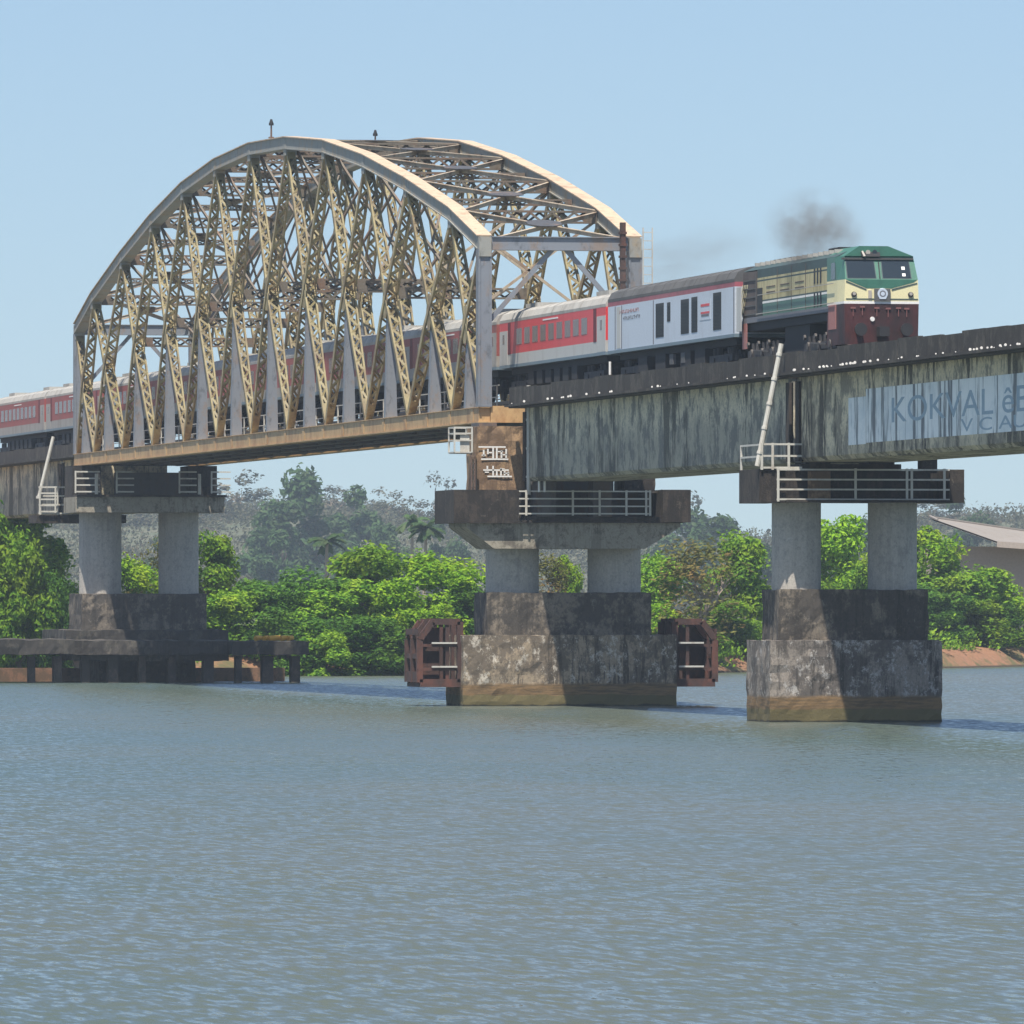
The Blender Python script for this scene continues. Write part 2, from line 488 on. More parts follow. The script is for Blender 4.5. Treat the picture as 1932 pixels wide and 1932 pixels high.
def laced(mb, a, b, side, w=.30, h=.56, pitch=.44, plate=.085, solid0=1.0, solid1=.8, bar=.10, faces=(-1, 1), prof=None):
    """two side plates joined by zigzag lacing; side = direction the laced faces look; prof = widths at start, middle, end"""
    a = Vector(a); b = Vector(b); d = (b - a); L = d.length; d.normalize()
    u = Vector(side); u = (u - d * u.dot(d)).normalized(); v = d.cross(u)
    prof = prof or (h, h, h)
    def hw(t):
        t = t / L
        return (prof[0] + (prof[1] - prof[0]) * t / .45 if t < .45 else prof[1] + (prof[2] - prof[1]) * (t - .45) / .55) / 2
    for s in (-1, 1):
        for t0, t1 in ((0, .45 * L), (.45 * L, L)):
            mb.beam(a + d * t0 + v * s * (hw(t0) - plate / 2), a + d * t1 + v * s * (hw(t1) - plate / 2), w, plate, side)
    for s in faces:
        o = u * s * (w / 2 - .012)
        mb.beam(a + o, a + d * solid0 + o, .03, hw(0) * 2 - plate * 2 + .01, side, h2=hw(solid0) * 2 - plate * 2 + .01)
        mb.beam(b + o, b - d * solid1 + o, .03, hw(L) * 2 - plate * 2 + .01, side, h2=hw(L - solid1) * 2 - plate * 2 + .01)
        n = max(2, int((L - solid0 - solid1) / pitch)); st = (L - solid0 - solid1) / n
        sg = s
        for i in range(n):
            t0 = solid0 + st * i; t1 = t0 + st
            mb.beam(a + d * t0 + v * sg * (hw(t0) - plate) + o, a + d * t1 - v * sg * (hw(t1) - plate) + o, .025, bar, side)
            sg = -sg

def crossing(i):
    h1 = HT[i] - .2 - EB; h2 = HT[i + 1] - .2 - EB
    f = h1 / (h1 + h2)      # X of the two diagonals
    y = NODES[i] + (NODES[i + 1] - NODES[i]) * (h1 / (h1 + h2))
    return y, EB + h1 * h2 / (h1 + h2)

for X, sg in ((XN, -1), (XF, 1)):
    mb = MB()
    for i in range(12):      # top chord: box section with a wide cover plate
        a = (X, NODES[i], HT[i]); b = (X, NODES[i + 1], HT[i + 1])
        mb.beam(a, b, .50, .52)
        dz = Vector((0, -(b[2] - a[2]), b[1] - a[1])).normalized()
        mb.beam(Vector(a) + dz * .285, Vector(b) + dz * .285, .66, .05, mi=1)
        mb.beam(Vector(a) - dz * .285, Vector(b) - dz * .285, .60, .05)
    for i in range(13):
        mb.box(X - .265, X + .265, NODES[i] - .34, NODES[i] + .34, HT[i] - .62, HT[i] + .2)
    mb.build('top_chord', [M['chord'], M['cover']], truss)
    mb = MB()
    mb.box(X - .24, X + .24, D_END - .1, D_FAR + .3, 12.03, 12.62)
    mb.box(X - .31, X + .31, D_END - .25, D_FAR + .35, 11.98, 12.028)
    mb.box(X - .29, X + .29, D_END - .25, D_FAR + .35, 12.622, 12.66)
    for y in NODES[1:-1]:
        for q in (y, y - 5.4):
            mb.box(X - .262, X - .242, q - .3, q + .3, 12.06, 12.60)
    mb.build('bottom_chord', M['chord_tan'], truss)
    for y, z in ((D_END, HT[0]), (D_FAR, HT[-1])):
        mb = MB()
        for q in (-1, 1):
            mb.box(X + q * .25 - .04, X + q * .25 + .04, y - .3, y + .3, 12.66, z - .3)
        mb.box(X - .21, X + .21, y - .26, y - .2, 12.66, z - .3)
        mb.box(X - .21, X + .21, y + .2, y + .26, 12.66, z - .3)
        mb.build('end_post', M['grey'], truss)
    for i in range(12):
        y0, y1 = NODES[i], NODES[i + 1]
        a = MB()
        laced(a, (X, y0, 12.6), (X, y1, HT[i + 1] - .25), (0, 1, 0), w=.26, solid0=1.3, prof=(.30, .56, .38))
        a.build('diagonal', M['tan2'], truss)
        a = MB()
        laced(a, (X, y1, 12.6), (X, y0, HT[i] - .25), (0, 1, 0), w=.30, solid0=1.3, prof=(.32, .64, .40))
        a.build('diagonal', M['tan'], truss)
        yc, zc = crossing(i)
        g = MB()
        for q in (-1, 1):
            g.prism_x([(yc - .62, zc), (yc - .3, zc - .8), (yc + .3, zc - .8), (yc + .62, zc), (yc + .3, zc + .8), (yc - .3, zc + .8)],
                      X + q * .25 - .012, X + q * .25 + .012)
        g.build('gusset_plate', M['tan'], truss)
        v = MB()
        ym = yc
        for q in (-1, 1):
            v.beam((X, ym + q * .2, 12.66), (X, ym + q * .2, zc - .5), .50, .04, w2=.26)
            v.beam((X + q * .25, ym, 12.66), (X + q * .13, ym, zc - .5), .04, .46)
        v.build('vertical_post', M['grey'], truss)

# top bracing between the two trusses
for i in range(13):
    y, z = NODES[i], HT[i]
    if i in (0, 12):
        continue
    s = MB()
    laced(s, (XN + .3, y, z - .12), (XF - .3, y, z - .12), (0, 1, 0), w=.40, h=.55, pitch=.45, solid0=.5, solid1=.5)
    s.build('top_strut', M['strut'], truss)
for i in range(12):
    a = Vector((XN + .2, NODES[i], HT[i] + .12)); b = Vector((XF - .2, NODES[i + 1], HT[i + 1] + .12))
    c = Vector((XF - .2, NODES[i], HT[i] + .12)); d = Vector((XN + .2, NODES[i + 1], HT[i + 1] + .12))
    up = (b - a).cross(d - c).normalized()
    for k, (p, q) in enumerate(((a, b), (c, d))):
        s = MB()
        s.beam(p + up * .05 * k, q + up * .05 * k, .12, .03, up.cross(q - p))
        s.beam(p - up * .10 + up * .05 * k, q - up * .1 + up * .05 * k, .025, .16, up.cross(q - p))
        s.build('lateral_brace', M['brace'], truss)
    m_ = (a + b) / 2 + up * .11
    ly = (b + d) / 2 - (a + c) / 2; ly.normalize()
    g = MB()
    pts = [m_ + Vector((sx * .75, 0, 0)) + ly * sy for sx, sy in ((-1, -.35), (-.4, -.75), (.4, -.75), (1, -.35), (1, .35), (.4, .75), (-.4, .75), (-1, .35))]
    g.add([p for p in pts] + [p - up * .03 for p in pts], [tuple(range(8)), tuple(range(15, 7, -1))] + [(k, 8 + k, 8 + (k + 1) % 8, (k + 1) % 8) for k in range(8)])
    g.build('gusset_plate', M['plate'], truss)
    if 0 < i < 11:
        s = MB(); ym_ = (NODES[i] + NODES[i + 1]) / 2; zm_ = (HT[i] + HT[i + 1]) / 2 - .15
        laced(s, (XN + .3, ym_, zm_), (XF - .3, ym_, zm_), (0, 1, 0), w=.22, h=.30, pitch=.3, solid0=.3, solid1=.3, bar=.05)
        s.build('top_strut', M['strut'], truss)
    # intermediate cross strut at the diagonals' crossing, with legs up to the top struts
    yc, zc = crossing(i)
    if zc > 17.6:
        s = MB()
        laced(s, (XN + .25, yc, zc + .35), (XF - .25, yc, zc + .35), (0, 1, 0), w=.35, h=.5, pitch=.5, solid0=.5, solid1=.5)
        s.build('cross_strut', M['strut'], truss)
        for nb in (i, i + 1):
            if 0 < nb < 12:
                for sx in (-1, 1):
                    s = MB()
                    s.beam((T + sx * .1, yc, zc + .6), (T + sx * 2.9, NODES[nb], HT[nb] - .4), .10, .14)
                    s.build('sway_brace', M['strut'], truss)
# portals
for y, dy in ((D_END, -1), (D_FAR, 1)):
    s = MB()
    z = HT[0]
    s.box(XN + .30, XF - .30, y - .22, y + .22, z - .30, z + .20)
    s.box(XN + .30, XF - .30, y - .30, y + .30, z + .202, z + .24)
    s.box(XN + .30, XF - .30, y - .30, y + .30, z - .34, z - .302)
    s.build('portal_beam', M['grey'], truss)
    for sx in (-1, 1):
        s = MB()
        s.beam((T + sx * .3, y, z - .3), (T + sx * 2.98, y, z - 3.3), .12, .20, (0, 1, 0))
        s.build('portal_brace', M['grey'], truss)
# second sway portal one panel in, seen through the first
for y, z in ((NODES[1], HT[1]), (NODES[2], HT[2])):
    for sx in (-1, 1):
        s = MB()
        s.beam((T + sx * 2.9, y, z - .3), (T - sx * 2.0, y, z - 3.9), .10, .12, (0, 1, 0))
        s.build('sway_brace', M['brace'], truss)
# end floor beam that sticks out to the girder
s = MB(); s.box(XN + .26, XF - .26, D_END - .2, D_END + .25, 11.99, 12.70); s.build('end_floor_beam', M['chord_tan'], truss)
for y in [q for q in NODES[1:]] + [crossing(i)[0] for i in range(12)]:
    s = MB(); s.box(XN + .26, XF - .26, y - .14, y + .14, 12.02, 12.5); s.build('floor_beam', M['darksteel'], truss)
s = MB()
for x in (T - .9, T + .9, T - 2.3, T + 2.3):
    s.box(x - .12, x + .12, D_END + .3, D_FAR, 12.0, 12.56)
s.box(XN + .5, XF - .5, D_END + .3, D_FAR, 12.57, 12.62)
s.build('floor_deck', M['darksteel'], truss)
s = MB()
for x in (XN + .75, XF - .75):
    for zq in (13.1, 13.6):
        s.beam((x, D_END + .5, zq), (x, D_FAR - .5, zq), .04, .04)
    for k in range(40):
        y = D_END + 1 + k * 3.1
        s.box(x - .03, x + .03, y - .03, y + .03, 12.62, 13.62)
s.build('walkway_handrail', M['gal'], truss)
# ladder on the far right end post, and brown post beside it
s = MB()
for x in (XF + .32, XF + .72):
    s.beam((x, D_END - .35, 12.7), (x, D_END - .35, 20.3), .05, .05)
z = 12.9
while z < 20.1:
    s.beam((XF + .32, D_END - .35, z), (XF + .72, D_END - .35, z), .035, .035, (0, 0, 1)); z += .36
s.build('ladder', M['gal'], truss)
s = MB()
s.box(XF - .72, XF - .50, D_END - .7, D_END - .45, 12.6, 20.5)
z = 13.0
while z < 20.3:
    s.box(XF - .76, XF - .46, D_END - .74, D_END - .41, z, z + .10); z += .5
s.build('cable_mast', M['rust'], truss)

for k, (px, D, nm) in enumerate(((503, 442.5, 'left'), (708, 420.5, 'right'))):
    pass
def mast(x, y, z, h, label):
    r = thing('warning_light_mast', (x, y, z), label, 'light mast', 'warning lights on the truss crown')
    s = MB(); s.tube((x, y, z), (x, y, z + h), .05, .04); s.box(x - .12, x + .12, y - .12, y + .12, z, z + .06); s.build('pole', M['rail'], r)
    s = MB(); s.tube((x, y, z + h), (x, y, z + h + .12), .12, .12); s.tube((x, y, z + h + .12), (x, y, z + h + .3), .10, .05); s.build('lamp', M['under'], r)
mast(XN, 445.6, 26.9, .62, 'small dark warning light mast left of the arch crown, on the near chord')
mast(XF, 453.5, 26.85, .62, 'small dark warning light mast on the far chord, right of the other mast')

# ------------------------------------------------------------------ concrete girder spans
def girder(D0, D1, label, web_m, nstiff=6):
    """D0 nearer the camera"""
    r = thing('concrete_girder', (T, (D0 + D1) / 2, 9.47), label, 'bridge girder', 'concrete girder spans')
    s = MB()
    poly = [(T - 1.9, 9.62), (T - 1.75, 9.47), (T + 1.75, 9.47), (T + 1.9, 9.62), (T + 1.9, 12.55), (T - 1.9, 12.55)]
    s.prism_y(poly, D0, D1)
    L = D1 - D0
    for k in range(nstiff):            # construction joints: slim raised pads
        pass
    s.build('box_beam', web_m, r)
    s = MB(); s.box(T - 2.6, T + 2.6, D0 - .05, D1 + .05, 12.552, 12.74)
    s.box(T - 2.78, T - 2.6, D0 - .05, D1 + .05, 12.60, 12.70)
    s.build('deck_slab', M['con_par'], r)
    for sx in (-1, 1):
        s = MB()
        n = max(1, int(L / 3.0))
        for k in range(n):
            a = D0 + L * k / n + .02; b = D0 + L * (k + 1) / n - .02
            hz = 13.40 + .035 * math.sin(k * 2.1) + .02 * math.sin(k * 5.3)
            x0 = T + sx * 2.58; x1 = T + sx * 2.42
            s.box(min(x0, x1), max(x0, x1), a, b, 12.742, hz)
        s.build('parapet', M['con_par'], r)
    for y in (D0 + .3, D1 - .3):
        s = MB(); s.box(T - 2.0, T - 1.85, y - .3, y + .3, 9.5, 12.4); s.build('end_rib', M['con_blk'], r)
    return r
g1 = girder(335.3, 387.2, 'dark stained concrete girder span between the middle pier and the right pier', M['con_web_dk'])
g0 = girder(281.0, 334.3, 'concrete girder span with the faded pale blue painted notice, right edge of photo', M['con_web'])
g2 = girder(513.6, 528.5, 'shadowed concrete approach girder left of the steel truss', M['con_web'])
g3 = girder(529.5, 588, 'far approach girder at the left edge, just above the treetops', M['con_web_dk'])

# painted notice
s = MB()
s.box(T - 1.912, T - 1.906, 287, 323.2, 9.98, 11.88)
s.box(T - 1.912, T - 1.906, 323.25, 326.0, 9.94, 11.62)
s.build('painted_notice', M['panel'], g0)
def text_mesh(txt, size, x_stretch, name, mat, parent, origin, xdir, up, extrude=.004):
    cu = bpy.data.curves.new(name, 'FONT')
    cu.body = txt; cu.size = size; cu.extrude = extrude
    ob = bpy.data.objects.new(name, cu); COL.objects.link(ob)
    bpy.context.view_layer.update()
    me = bpy.data.meshes.new_from_object(ob.evaluated_get(bpy.context.evaluated_depsgraph_get()))
    bpy.data.objects.remove(ob)
    X = Vector(xdir); U = Vector(up); N = X.cross(U)
    base = Vector(parent['_base'])
    for v in me.vertices:
        p = Vector(origin) + X * v.co.x * x_stretch + U * v.co.y + N * v.co.z
        v.co = p - base
    me.materials.clear(); me.materials.append(mat); me.update()
    o = bpy.data.objects.new(name, me); COL.objects.link(o); o.parent = parent
    return o
text_mesh('KOKVAL \u00eaBANU', 1.25, 3.1, 'painted_letters', M['letters'], g0, (T - 1.914, 319.5, 10.62), (0, -1, 0), (0, 0, 1))
text_mesh('V C AU', .62, 4.6, 'painted_letters', M['letters'], g0, (T - 1.914, 309, 10.10), (0, -1, 0), (0, 0, 1))

# track: rails and sleepers (continuous)
trk = thing('railway_track', (T, 450, 12.75), 'rusty railway track running over the girders and through the truss under the train', 'railway track')
s = MB()
for sx in (-1, 1):
    x = T + sx * .84
    s.box(x - .035, x + .035, 282, 588, 12.93, 13.09); s.box(x - .07, x + .07, 282, 588, 12.90, 12.932)
s.build('rail', M['rail'], trk)
s = MB()
y = 282
while y < 588:
    s.box(T - 1.3, T + 1.3, y - .12, y + .12, 12.76, 12.898); y += .65
s.build('sleeper', M['con_par'], trk)
s = MB()
rnd = random.Random(5)
for D0, D1, n in ((282, 386, 1500), (514, 588, 400)):
    for k in range(n):
        y = rnd.uniform(D0, D1); x = T + rnd.choice((-1, 1)) * rnd.uniform(.9, 2.38); r_ = rnd.uniform(.05, .13)
        z0 = 12.74 + rnd.random() * (.35 - .1 * abs(x - T))
        s.beam((x - r_, y, z0), (x + r_, y + rnd.uniform(-.05, .05), z0 + rnd.uniform(0, .08)), r_ * 1.6, r_ * 1.4, (0, 1, 0))
o = s.build('ballast', concrete('ballast_stone', (.2, .18, .15), (.08, .07, .06), off=140)); o['kind'] = 'stuff'
o['label'] = 'loose grey ballast stones along the track'; o['category'] = 'ballast'
s = MB()
for k in range(80):      # pale pebbles and droppings on the ledge
    y = rnd.uniform(282, 386) if k % 3 else rnd.uniform(284, 330); x = T - 2.70 + rnd.uniform(-.05, .05); r_ = rnd.uniform(.02, .055)
    z0 = 12.70 + rnd.random() ** 3 * .02
    s.tube((x, y - r_ * 1.3, z0 + r_), (x, y + r_ * 1.3, z0 + r_ * .8), r_, r_ * .6, 6)
o = s.build('pebbles', M['white']); o['kind'] = 'stuff'; o['label'] = 'pale pebbles scattered on the girder ledge'; o['category'] = 'pebbles'

# ------------------------------------------------------------------ piers
def railing(x0, x1, y, z0, z1, posts, parent, rails=4, name='railing', mat=None, th=.06):
    s = MB()
    for k in range(rails):
        z = z0 + (z1 - z0) * (k / (rails - 1) if rails > 1 else 1)
        s.box(x0, x1, y - .02, y + .02, z - th / 2, z + th / 2)
    for p in posts:
        s.box(p - .045, p + .045, y - .045, y - .021, z0 - .08, z1 + .05)
    return s.build(name, mat or M['gal'], parent)
def rough_block(s, x0, x1, y0, y1, z0, z1, seed, amp=.05, stepv=.6):
    """slightly uneven cast block: front/side/top faces subdivided and jittered"""
    def jit(p):
        q = Vector(p)
        q = q + Vector((noise.noise(q * 3.1), noise.noise(q * 3.1 + Vector((9, 0, 0))), noise.noise(q * 3.1 + Vector((0, 9, 0))))) * .045
        return q + Vector((noise.noise(q * .9 + Vector((seed, 0, 0))), noise.noise(q * .9 + Vector((0, seed, 0))), noise.noise(q * .9 + Vector((0, 0, seed))) * .5)) * amp
    def face(o, u, v, nu, nv):
        vs = [jit(Vector(o) + Vector(u) * i / nu + Vector(v) * j / nv) for j in range(nv + 1) for i in range(nu + 1)]
        s.add(vs, [(j * (nu + 1) + i, j * (nu + 1) + i + 1, (j + 1) * (nu + 1) + i + 1, (j + 1) * (nu + 1) + i) for j in range(nv) for i in range(nu)])
    dx, dy, dz = x1 - x0, y1 - y0, z1 - z0
    nx, ny, nz = [max(2, int(d / .28)) for d in (dx, dy, dz)]
    face((x0, y0, z0), (dx, 0, 0), (0, 0, dz), nx, nz)
    face((x1, y0, z0), (0, dy, 0), (0, 0, dz), ny, nz)
    face((x1, y1, z0), (-dx, 0, 0), (0, 0, dz), nx, nz)
    face((x0, y1, z0), (0, -dy, 0), (0, 0, dz), ny, nz)
    face((x0, y0, z1), (dx, 0, 0), (0, dy, 0), nx, ny)
def column(x, y, r, z0, z1, parent, mat=None):
    s = MB()
    n = 28; rows = 8
    vs = []
    for j in range(rows + 1):
        for i in range(n):
            t = 2 * math.pi * i / n
            vs.append((x + r * math.cos(t), y + r * math.sin(t), z0 + (z1 - z0) * j / rows))
    s.add(vs, [(j * n + i, j * n + (i + 1) % n, (j + 1) * n + (i + 1) % n, (j + 1) * n + i) for j in range(rows) for i in range(n)])
    for j in (2, 5):          # formwork rings
        zc = z0 + (z1 - z0) * j / 7
        s.tube((x, y, zc - .03), (x, y, zc + .03), r + .012, n=28)
    return s.build('column', mat or M['con_col'], parent, smooth=False)

# middle pier
Y = 388.5
mid = thing('bridge_pier', (T, Y, -1), 'wide middle pier with rusty steel fenders on both sides', 'bridge pier', 'river piers')
s = MB(); rough_block(s, T - 4.68, T + 4.5, 386.5, 390.5, -1.5, 2.98, 3); s.build('footing', M['con_low'], mid)
s = MB(); rough_block(s, T - 3.55, T + 3.5, 387.0, 390.0, 2.9, 4.77, 5); s.build('plinth', M['con_up'], mid)
column(T - 2.2, Y, 1.13, 4.7, 6.66, mid); column(T + 2.2, Y, 1.13, 4.7, 6.66, mid)
s = MB()
s.prism_y([(T - 3.4, 6.63), (T + 3.1, 6.63), (T + 4.6, 7.55), (T + 4.6, 7.72), (T - 4.6, 7.72), (T - 4.6, 7.55)], 386.3, 390.3)
s.build('hammerhead_cap', M['con_cap'], mid)
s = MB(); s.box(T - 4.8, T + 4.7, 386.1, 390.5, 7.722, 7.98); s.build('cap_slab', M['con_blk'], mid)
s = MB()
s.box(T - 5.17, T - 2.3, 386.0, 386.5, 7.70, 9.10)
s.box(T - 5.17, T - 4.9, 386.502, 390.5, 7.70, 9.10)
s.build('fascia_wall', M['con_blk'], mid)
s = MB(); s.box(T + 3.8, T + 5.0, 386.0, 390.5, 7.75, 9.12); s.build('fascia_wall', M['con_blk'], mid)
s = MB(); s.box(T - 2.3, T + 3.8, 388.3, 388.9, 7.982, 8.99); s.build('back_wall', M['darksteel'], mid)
s = MB(); s.box(T - 4.9, T + 3.8, 387.2, 390.4, 8.992, 9.08); s.build('bearing_shelf', M['con_par'], mid)
railing(T - 2.4, T + 3.25, 385.9, 8.10, 9.04, [T - 2.1, T - .1, T + 1.05, T + 2.2, T + 3.05, T + 3.22], mid, rails=4)
# pedestals that carry the truss
for x0, x1 in ((T - 3.8, T - 1.75), (T + 2.6, T + 3.9)):
    s = MB(); rough_block(s, x0, x1, 388.1, 390.5, 9.08, 11.80, 7, .03); s.build('pedestal', M['con_brown'] if x0 < T else M['con_blk'], mid)
s = MB()
s.box(T - 3.65, T - 2.9, 388.3, 390.2, 11.80, 11.97); s.box(T + 2.9, T + 3.7, 388.3, 390.2, 11.80, 11.97)
s.build('bearing_plate', M['plate'], mid)
s = MB()      # white painted lettering: headline bars with hanging strokes, two rows of two
def stroke(x0, x1, z0, z1): s.box(x0, x1, 388.045, 388.055, z0, z1)
def zc(y): return 4.3 + (1139 - (1150 + y / 6.44) / 1.5528) / 44.6
def xc(x): return T + ((1280 + x / 6.44) / 1.5528 - 1066.5) / 44.48
for x0, x1, y in ((760, 1280, 1025), (810, 1330, 1255), (850, 1340, 1460), (930, 1400, 1580)):
    stroke(xc(x0), xc(x1), zc(y + 14), zc(y - 14))
for x, y0, y1 in ((860, 1080, 1200), (940, 1060, 1160), (1040, 1040, 1240), (1110, 1040, 1240), (1200, 1090, 1230), (1290, 1060, 1230),
                  (930, 1380, 1440), (1040, 1380, 1570), (1110, 1480, 1570), (1190, 1420, 1570), (1260, 1480, 1560), (1330, 1490, 1570)):
    stroke(xc(x - 16), xc(x + 16), zc(y1), zc(y0))
for x0, x1, y in ((820, 900, 1180), (1120, 1230, 1110), (1200, 1300, 1170), (880, 960, 1500), (1180, 1260, 1440), (1250, 1340, 1520), (950, 1030, 1130)):
    stroke(xc(x0), xc(x1), zc(y + 11), zc(y - 11))
s.build('painted_letters', M['white'], mid)
# inspection cage
s = MB()
cx0, cx1, cy0, cy1, cz0, cz1 = T - 4.85, T - 4.1, 387.6, 388.9, 10.7, 11.75
for x in (cx0, cx1):
    for y in (cy0, cy1):
        s.box(x - .035, x + .035, y - .035, y + .035, cz0, cz1)
for z in (cz0, cz0 + .5, cz0 + .8, cz1):
    for y in (cy0, cy1): s.box(cx0, cx1, y - .03, y + .03, z - .03, z + .03)
    for x in (cx0, cx1): s.box(x - .028, x + .028, cy0, cy1, z - .028, z + .028)
s.box(cx0 + .25, cx1 - .1, cy0 + .04, cy0 + .07, cz0, cz0 + .72)
s.box(cx0, cx1, cy0, cy1, cz0 - .05, cz0 - .031)
s.build('inspection_cage', M['gal'], mid)
s = MB()
for x in (T - 4.12, T - 3.98):
    s.box(x - .03, x + .03, 387.6, 387.66, 9.1, 10.7)
z = 9.2
while z < 10.7: s.box(T - 4.12, T - 3.98, 387.6, 387.65, z, z + .03); z += .25
s.build('ladder', M['rail'], mid)
s = MB(); s.tube((T - 1.93, 386.2, 8.9), (T - 1.93, 386.2, 13.5), .09); 
for z in (9.6, 10.8, 12.0, 13.2): s.tube((T - 1.93, 386.2, z), (T - 1.93, 386.2, z + .1), .12)
s.build('drain_pipe', M['gal'], mid)
s = MB()
for x in (T - 1.62, T - 1.38):
    s.tube((x, 385.5, 9.0), (x, 385.5, 10.0), .05)
s.build('marker_stub', M['white'], mid)
s = MB()
for x in (T - 1.2, T + 1.2): s.box(x - .4, x + .4, 386.0, 387.1, 7.98, 9.46)
s.box(T - 1.4, T + 2.2, 388.6, 390.0, 9.082, 9.9)
s.build('bearing_block', M['darksteel'], mid)
# fenders
def fender(sx):
    cx = T - .09; xi = cx + sx * 4.62; xo = cx + sx * 6.35
    s = MB()
    for y in (387.1, 388.5, 389.9):
        poly = [(xi, 1.0), (xo, 1.0), (xo, 2.8), (xo - sx * .55, 3.55), (xi, 3.55)]
        n = len(poly)
        for k in range(n):
            a, b = poly[k], poly[(k + 1) % n]
            s.beam((a[0], y, a[1]), (b[0], y, b[1]), .22, .26, (0, 1, 0))
        for z in (1.55, 2.55):
            s.beam((xi, y, z), (xo, y, z), .16, .12, (0, 1, 0))
        s.beam((xi + sx * .55, y, 1.0), (xi + sx * .55, y, 3.5), .14, .14, (0, 1, 0))
    for z0, z1 in ((1.0, 1.45), (2.0, 2.2), (3.0, 3.25)):
        x0, x1 = sorted((xo, xo + sx * .08))
        s.box(x0, x1, 387.0, 390.0, z0, z1)
    s.box(*sorted((xi + sx * .3, xo - sx * .1)), 388.7, 388.8, 1.1, 3.3)
    s.box(*sorted((xi, xo)), 386.95, 390.05, .8, .96)
    s.build('steel_fender', M['rust'], mid)
    s = MB()
    for z in (1.62, 2.62):
        s.box(*sorted((xi + sx * .15, xo - sx * .5)), 386.9, 387.0, z, z + .07)
    s.build('fender_walkway', M['gal'], mid)
fender(-1); fender(1)

# right pier
Y = 335.0
rp = thing('bridge_pier', (T, Y, -1), 'nearest right pier with full width balcony railing round its cap', 'bridge pier', 'river piers')
c0 = T - .2
s = MB(); rough_block(s, T - 3.1, T + 3.3, 333.5, 337.5, -1.5, 2.97, 13); s.build('footing', M['con_low2'], rp)
s = MB(); rough_block(s, T - 2.68, T + 2.9, 333.9, 336.9, 2.9, 4.82, 15, .08); s.build('plinth', M['con_up'], rp)
column(T - 1.8, Y, .90, 4.75, 8.1, rp); column(T + 1.8, Y, .90, 4.75, 8.1, rp)
s = MB()
s.box(T - 2.7, T + 3.0, 334.0, 336.2, 8.082, 9.16)
s.box(T - 2.6, T + 3.5, 332.85, 336.6, 8.0, 8.08)
s.build('cap_beam', M['con_blk'], rp)
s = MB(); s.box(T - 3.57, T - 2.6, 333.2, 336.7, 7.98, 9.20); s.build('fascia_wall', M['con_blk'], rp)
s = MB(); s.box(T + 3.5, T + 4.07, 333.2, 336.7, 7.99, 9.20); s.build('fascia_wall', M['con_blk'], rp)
s = MB(); s.box(T - 1.6, T - .75, 333.96, 333.998, 8.1, 9.14); s.build('rust_stained_panel', M['con_brown'], rp)
railing(T - 2.95, T + 3.5, 333.12, 8.1, 9.18, [T - 2.9, T - .02, T + 1.9, T + 2.08, T + 3.3], rp, rails=4)
railing(T - 3.55, T - 2.0, 333.15, 9.25, 10.1, [T - 3.5, T - 3.1, T - 2.5], rp, rails=3, th=.07)
s = MB()
for y in (331.95, 336.0):
    pass
s.box(T - 3.55, T - 3.5, 333.2, 336.6, 10.05, 10.12); s.box(T - 3.55, T - 3.5, 333.2, 336.6, 9.62, 9.69); s.box(T - 3.56, T - 3.49, 336.5, 336.6, 9.2, 10.12)
s.build('side_railing', M['gal'], rp)
s = MB()
for y in (334.3, 335.6):
    for x in (T - 1.2, T + 1.2): s.box(x - .45, x + .45, y - .3, y + .3, 9.402, 9.465)
s.box(T - 1.9, T + 1.9, 334.0, 336.1, 9.162, 9.40)
s.box(T + 2.75, T + 3.3, 334.2, 335.0, 9.082, 9.9)
s.build('bearing_block', M['con_blk'], rp)
pp = thing('leaning_pipe', (71.3, 333.2, 9.3), 'pale pipe leaning from the right pier balcony up to the deck edge', 'pipe')
s = MB(); s.tube((71.25, 333.2, 9.3), (72.15, 333.2, 13.75), .10, .10, 10)
for k in range(5):
    f = k / 5 + .1; p = Vector((71.25, 333.2, 9.3)).lerp(Vector((72.15, 333.2, 13.75)), f); q = p + Vector((.02, 0, .1)); s.tube(p, q, .125, .125, 10)
s.build('pipe', M['gal'], pp)

# left pier
Y = 510.5
lp = thing('bridge_pier', (T, Y, -1), 'left pier on a low jetty, under the left end of the truss', 'bridge pier', 'river piers')
s = MB(); rough_block(s, T - 3.7, T + 3.25, 508, 513, 2.3, 4.85, 23, .07); s.build('plinth', M['con_up'], lp)
s = MB(); rough_block(s, T - 4.9, T + 4.1, 505.5, 515.5, 1.5, 2.86, 25, .1); s.build('footing_step', M['con_plat'], lp)
s = MB(); rough_block(s, T - 3.0, T + 2.4, 506.2, 514, -1, 2.35, 26, .1); s.build('footing', M['con_plat'], lp)
column(T - 2.33, Y, 1.18, 4.8, 9.4, lp); column(T + 2.07, Y, 1.12, 4.8, 9.4, lp)
s = MB(); s.box(T - 4.1, T + 4.2, 507.6, 512.5, 9.36, 10.22); s.build('cap_beam', M['con_cap'], lp)
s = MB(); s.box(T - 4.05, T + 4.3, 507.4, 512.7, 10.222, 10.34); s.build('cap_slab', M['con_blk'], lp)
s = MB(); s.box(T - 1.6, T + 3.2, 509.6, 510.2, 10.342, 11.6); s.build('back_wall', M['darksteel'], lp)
for x in (XN, XF):
    s = MB(); s.box(x - .8, x + .8, 509.3, 512.4, 10.342, 11.97); s.build('pedestal', M['con_blk'], lp)
for (a, b) in ((T - 4.2, T - 2.8), (T - 1.9, T - .9), (T + 1.6, T + 2.6), (T + 3.4, T + 4.5)):
    railing(a, b, 507.3, 10.5, 11.6, [a + .03], lp, rails=4, th=.08)
for x in (T - 3.0, T + 2.75):
    s = MB(); s.box(x - .08, x + .08, 507.2, 507.36, 10.36, 11.5); s.build('railing_post', M['gal'], lp)

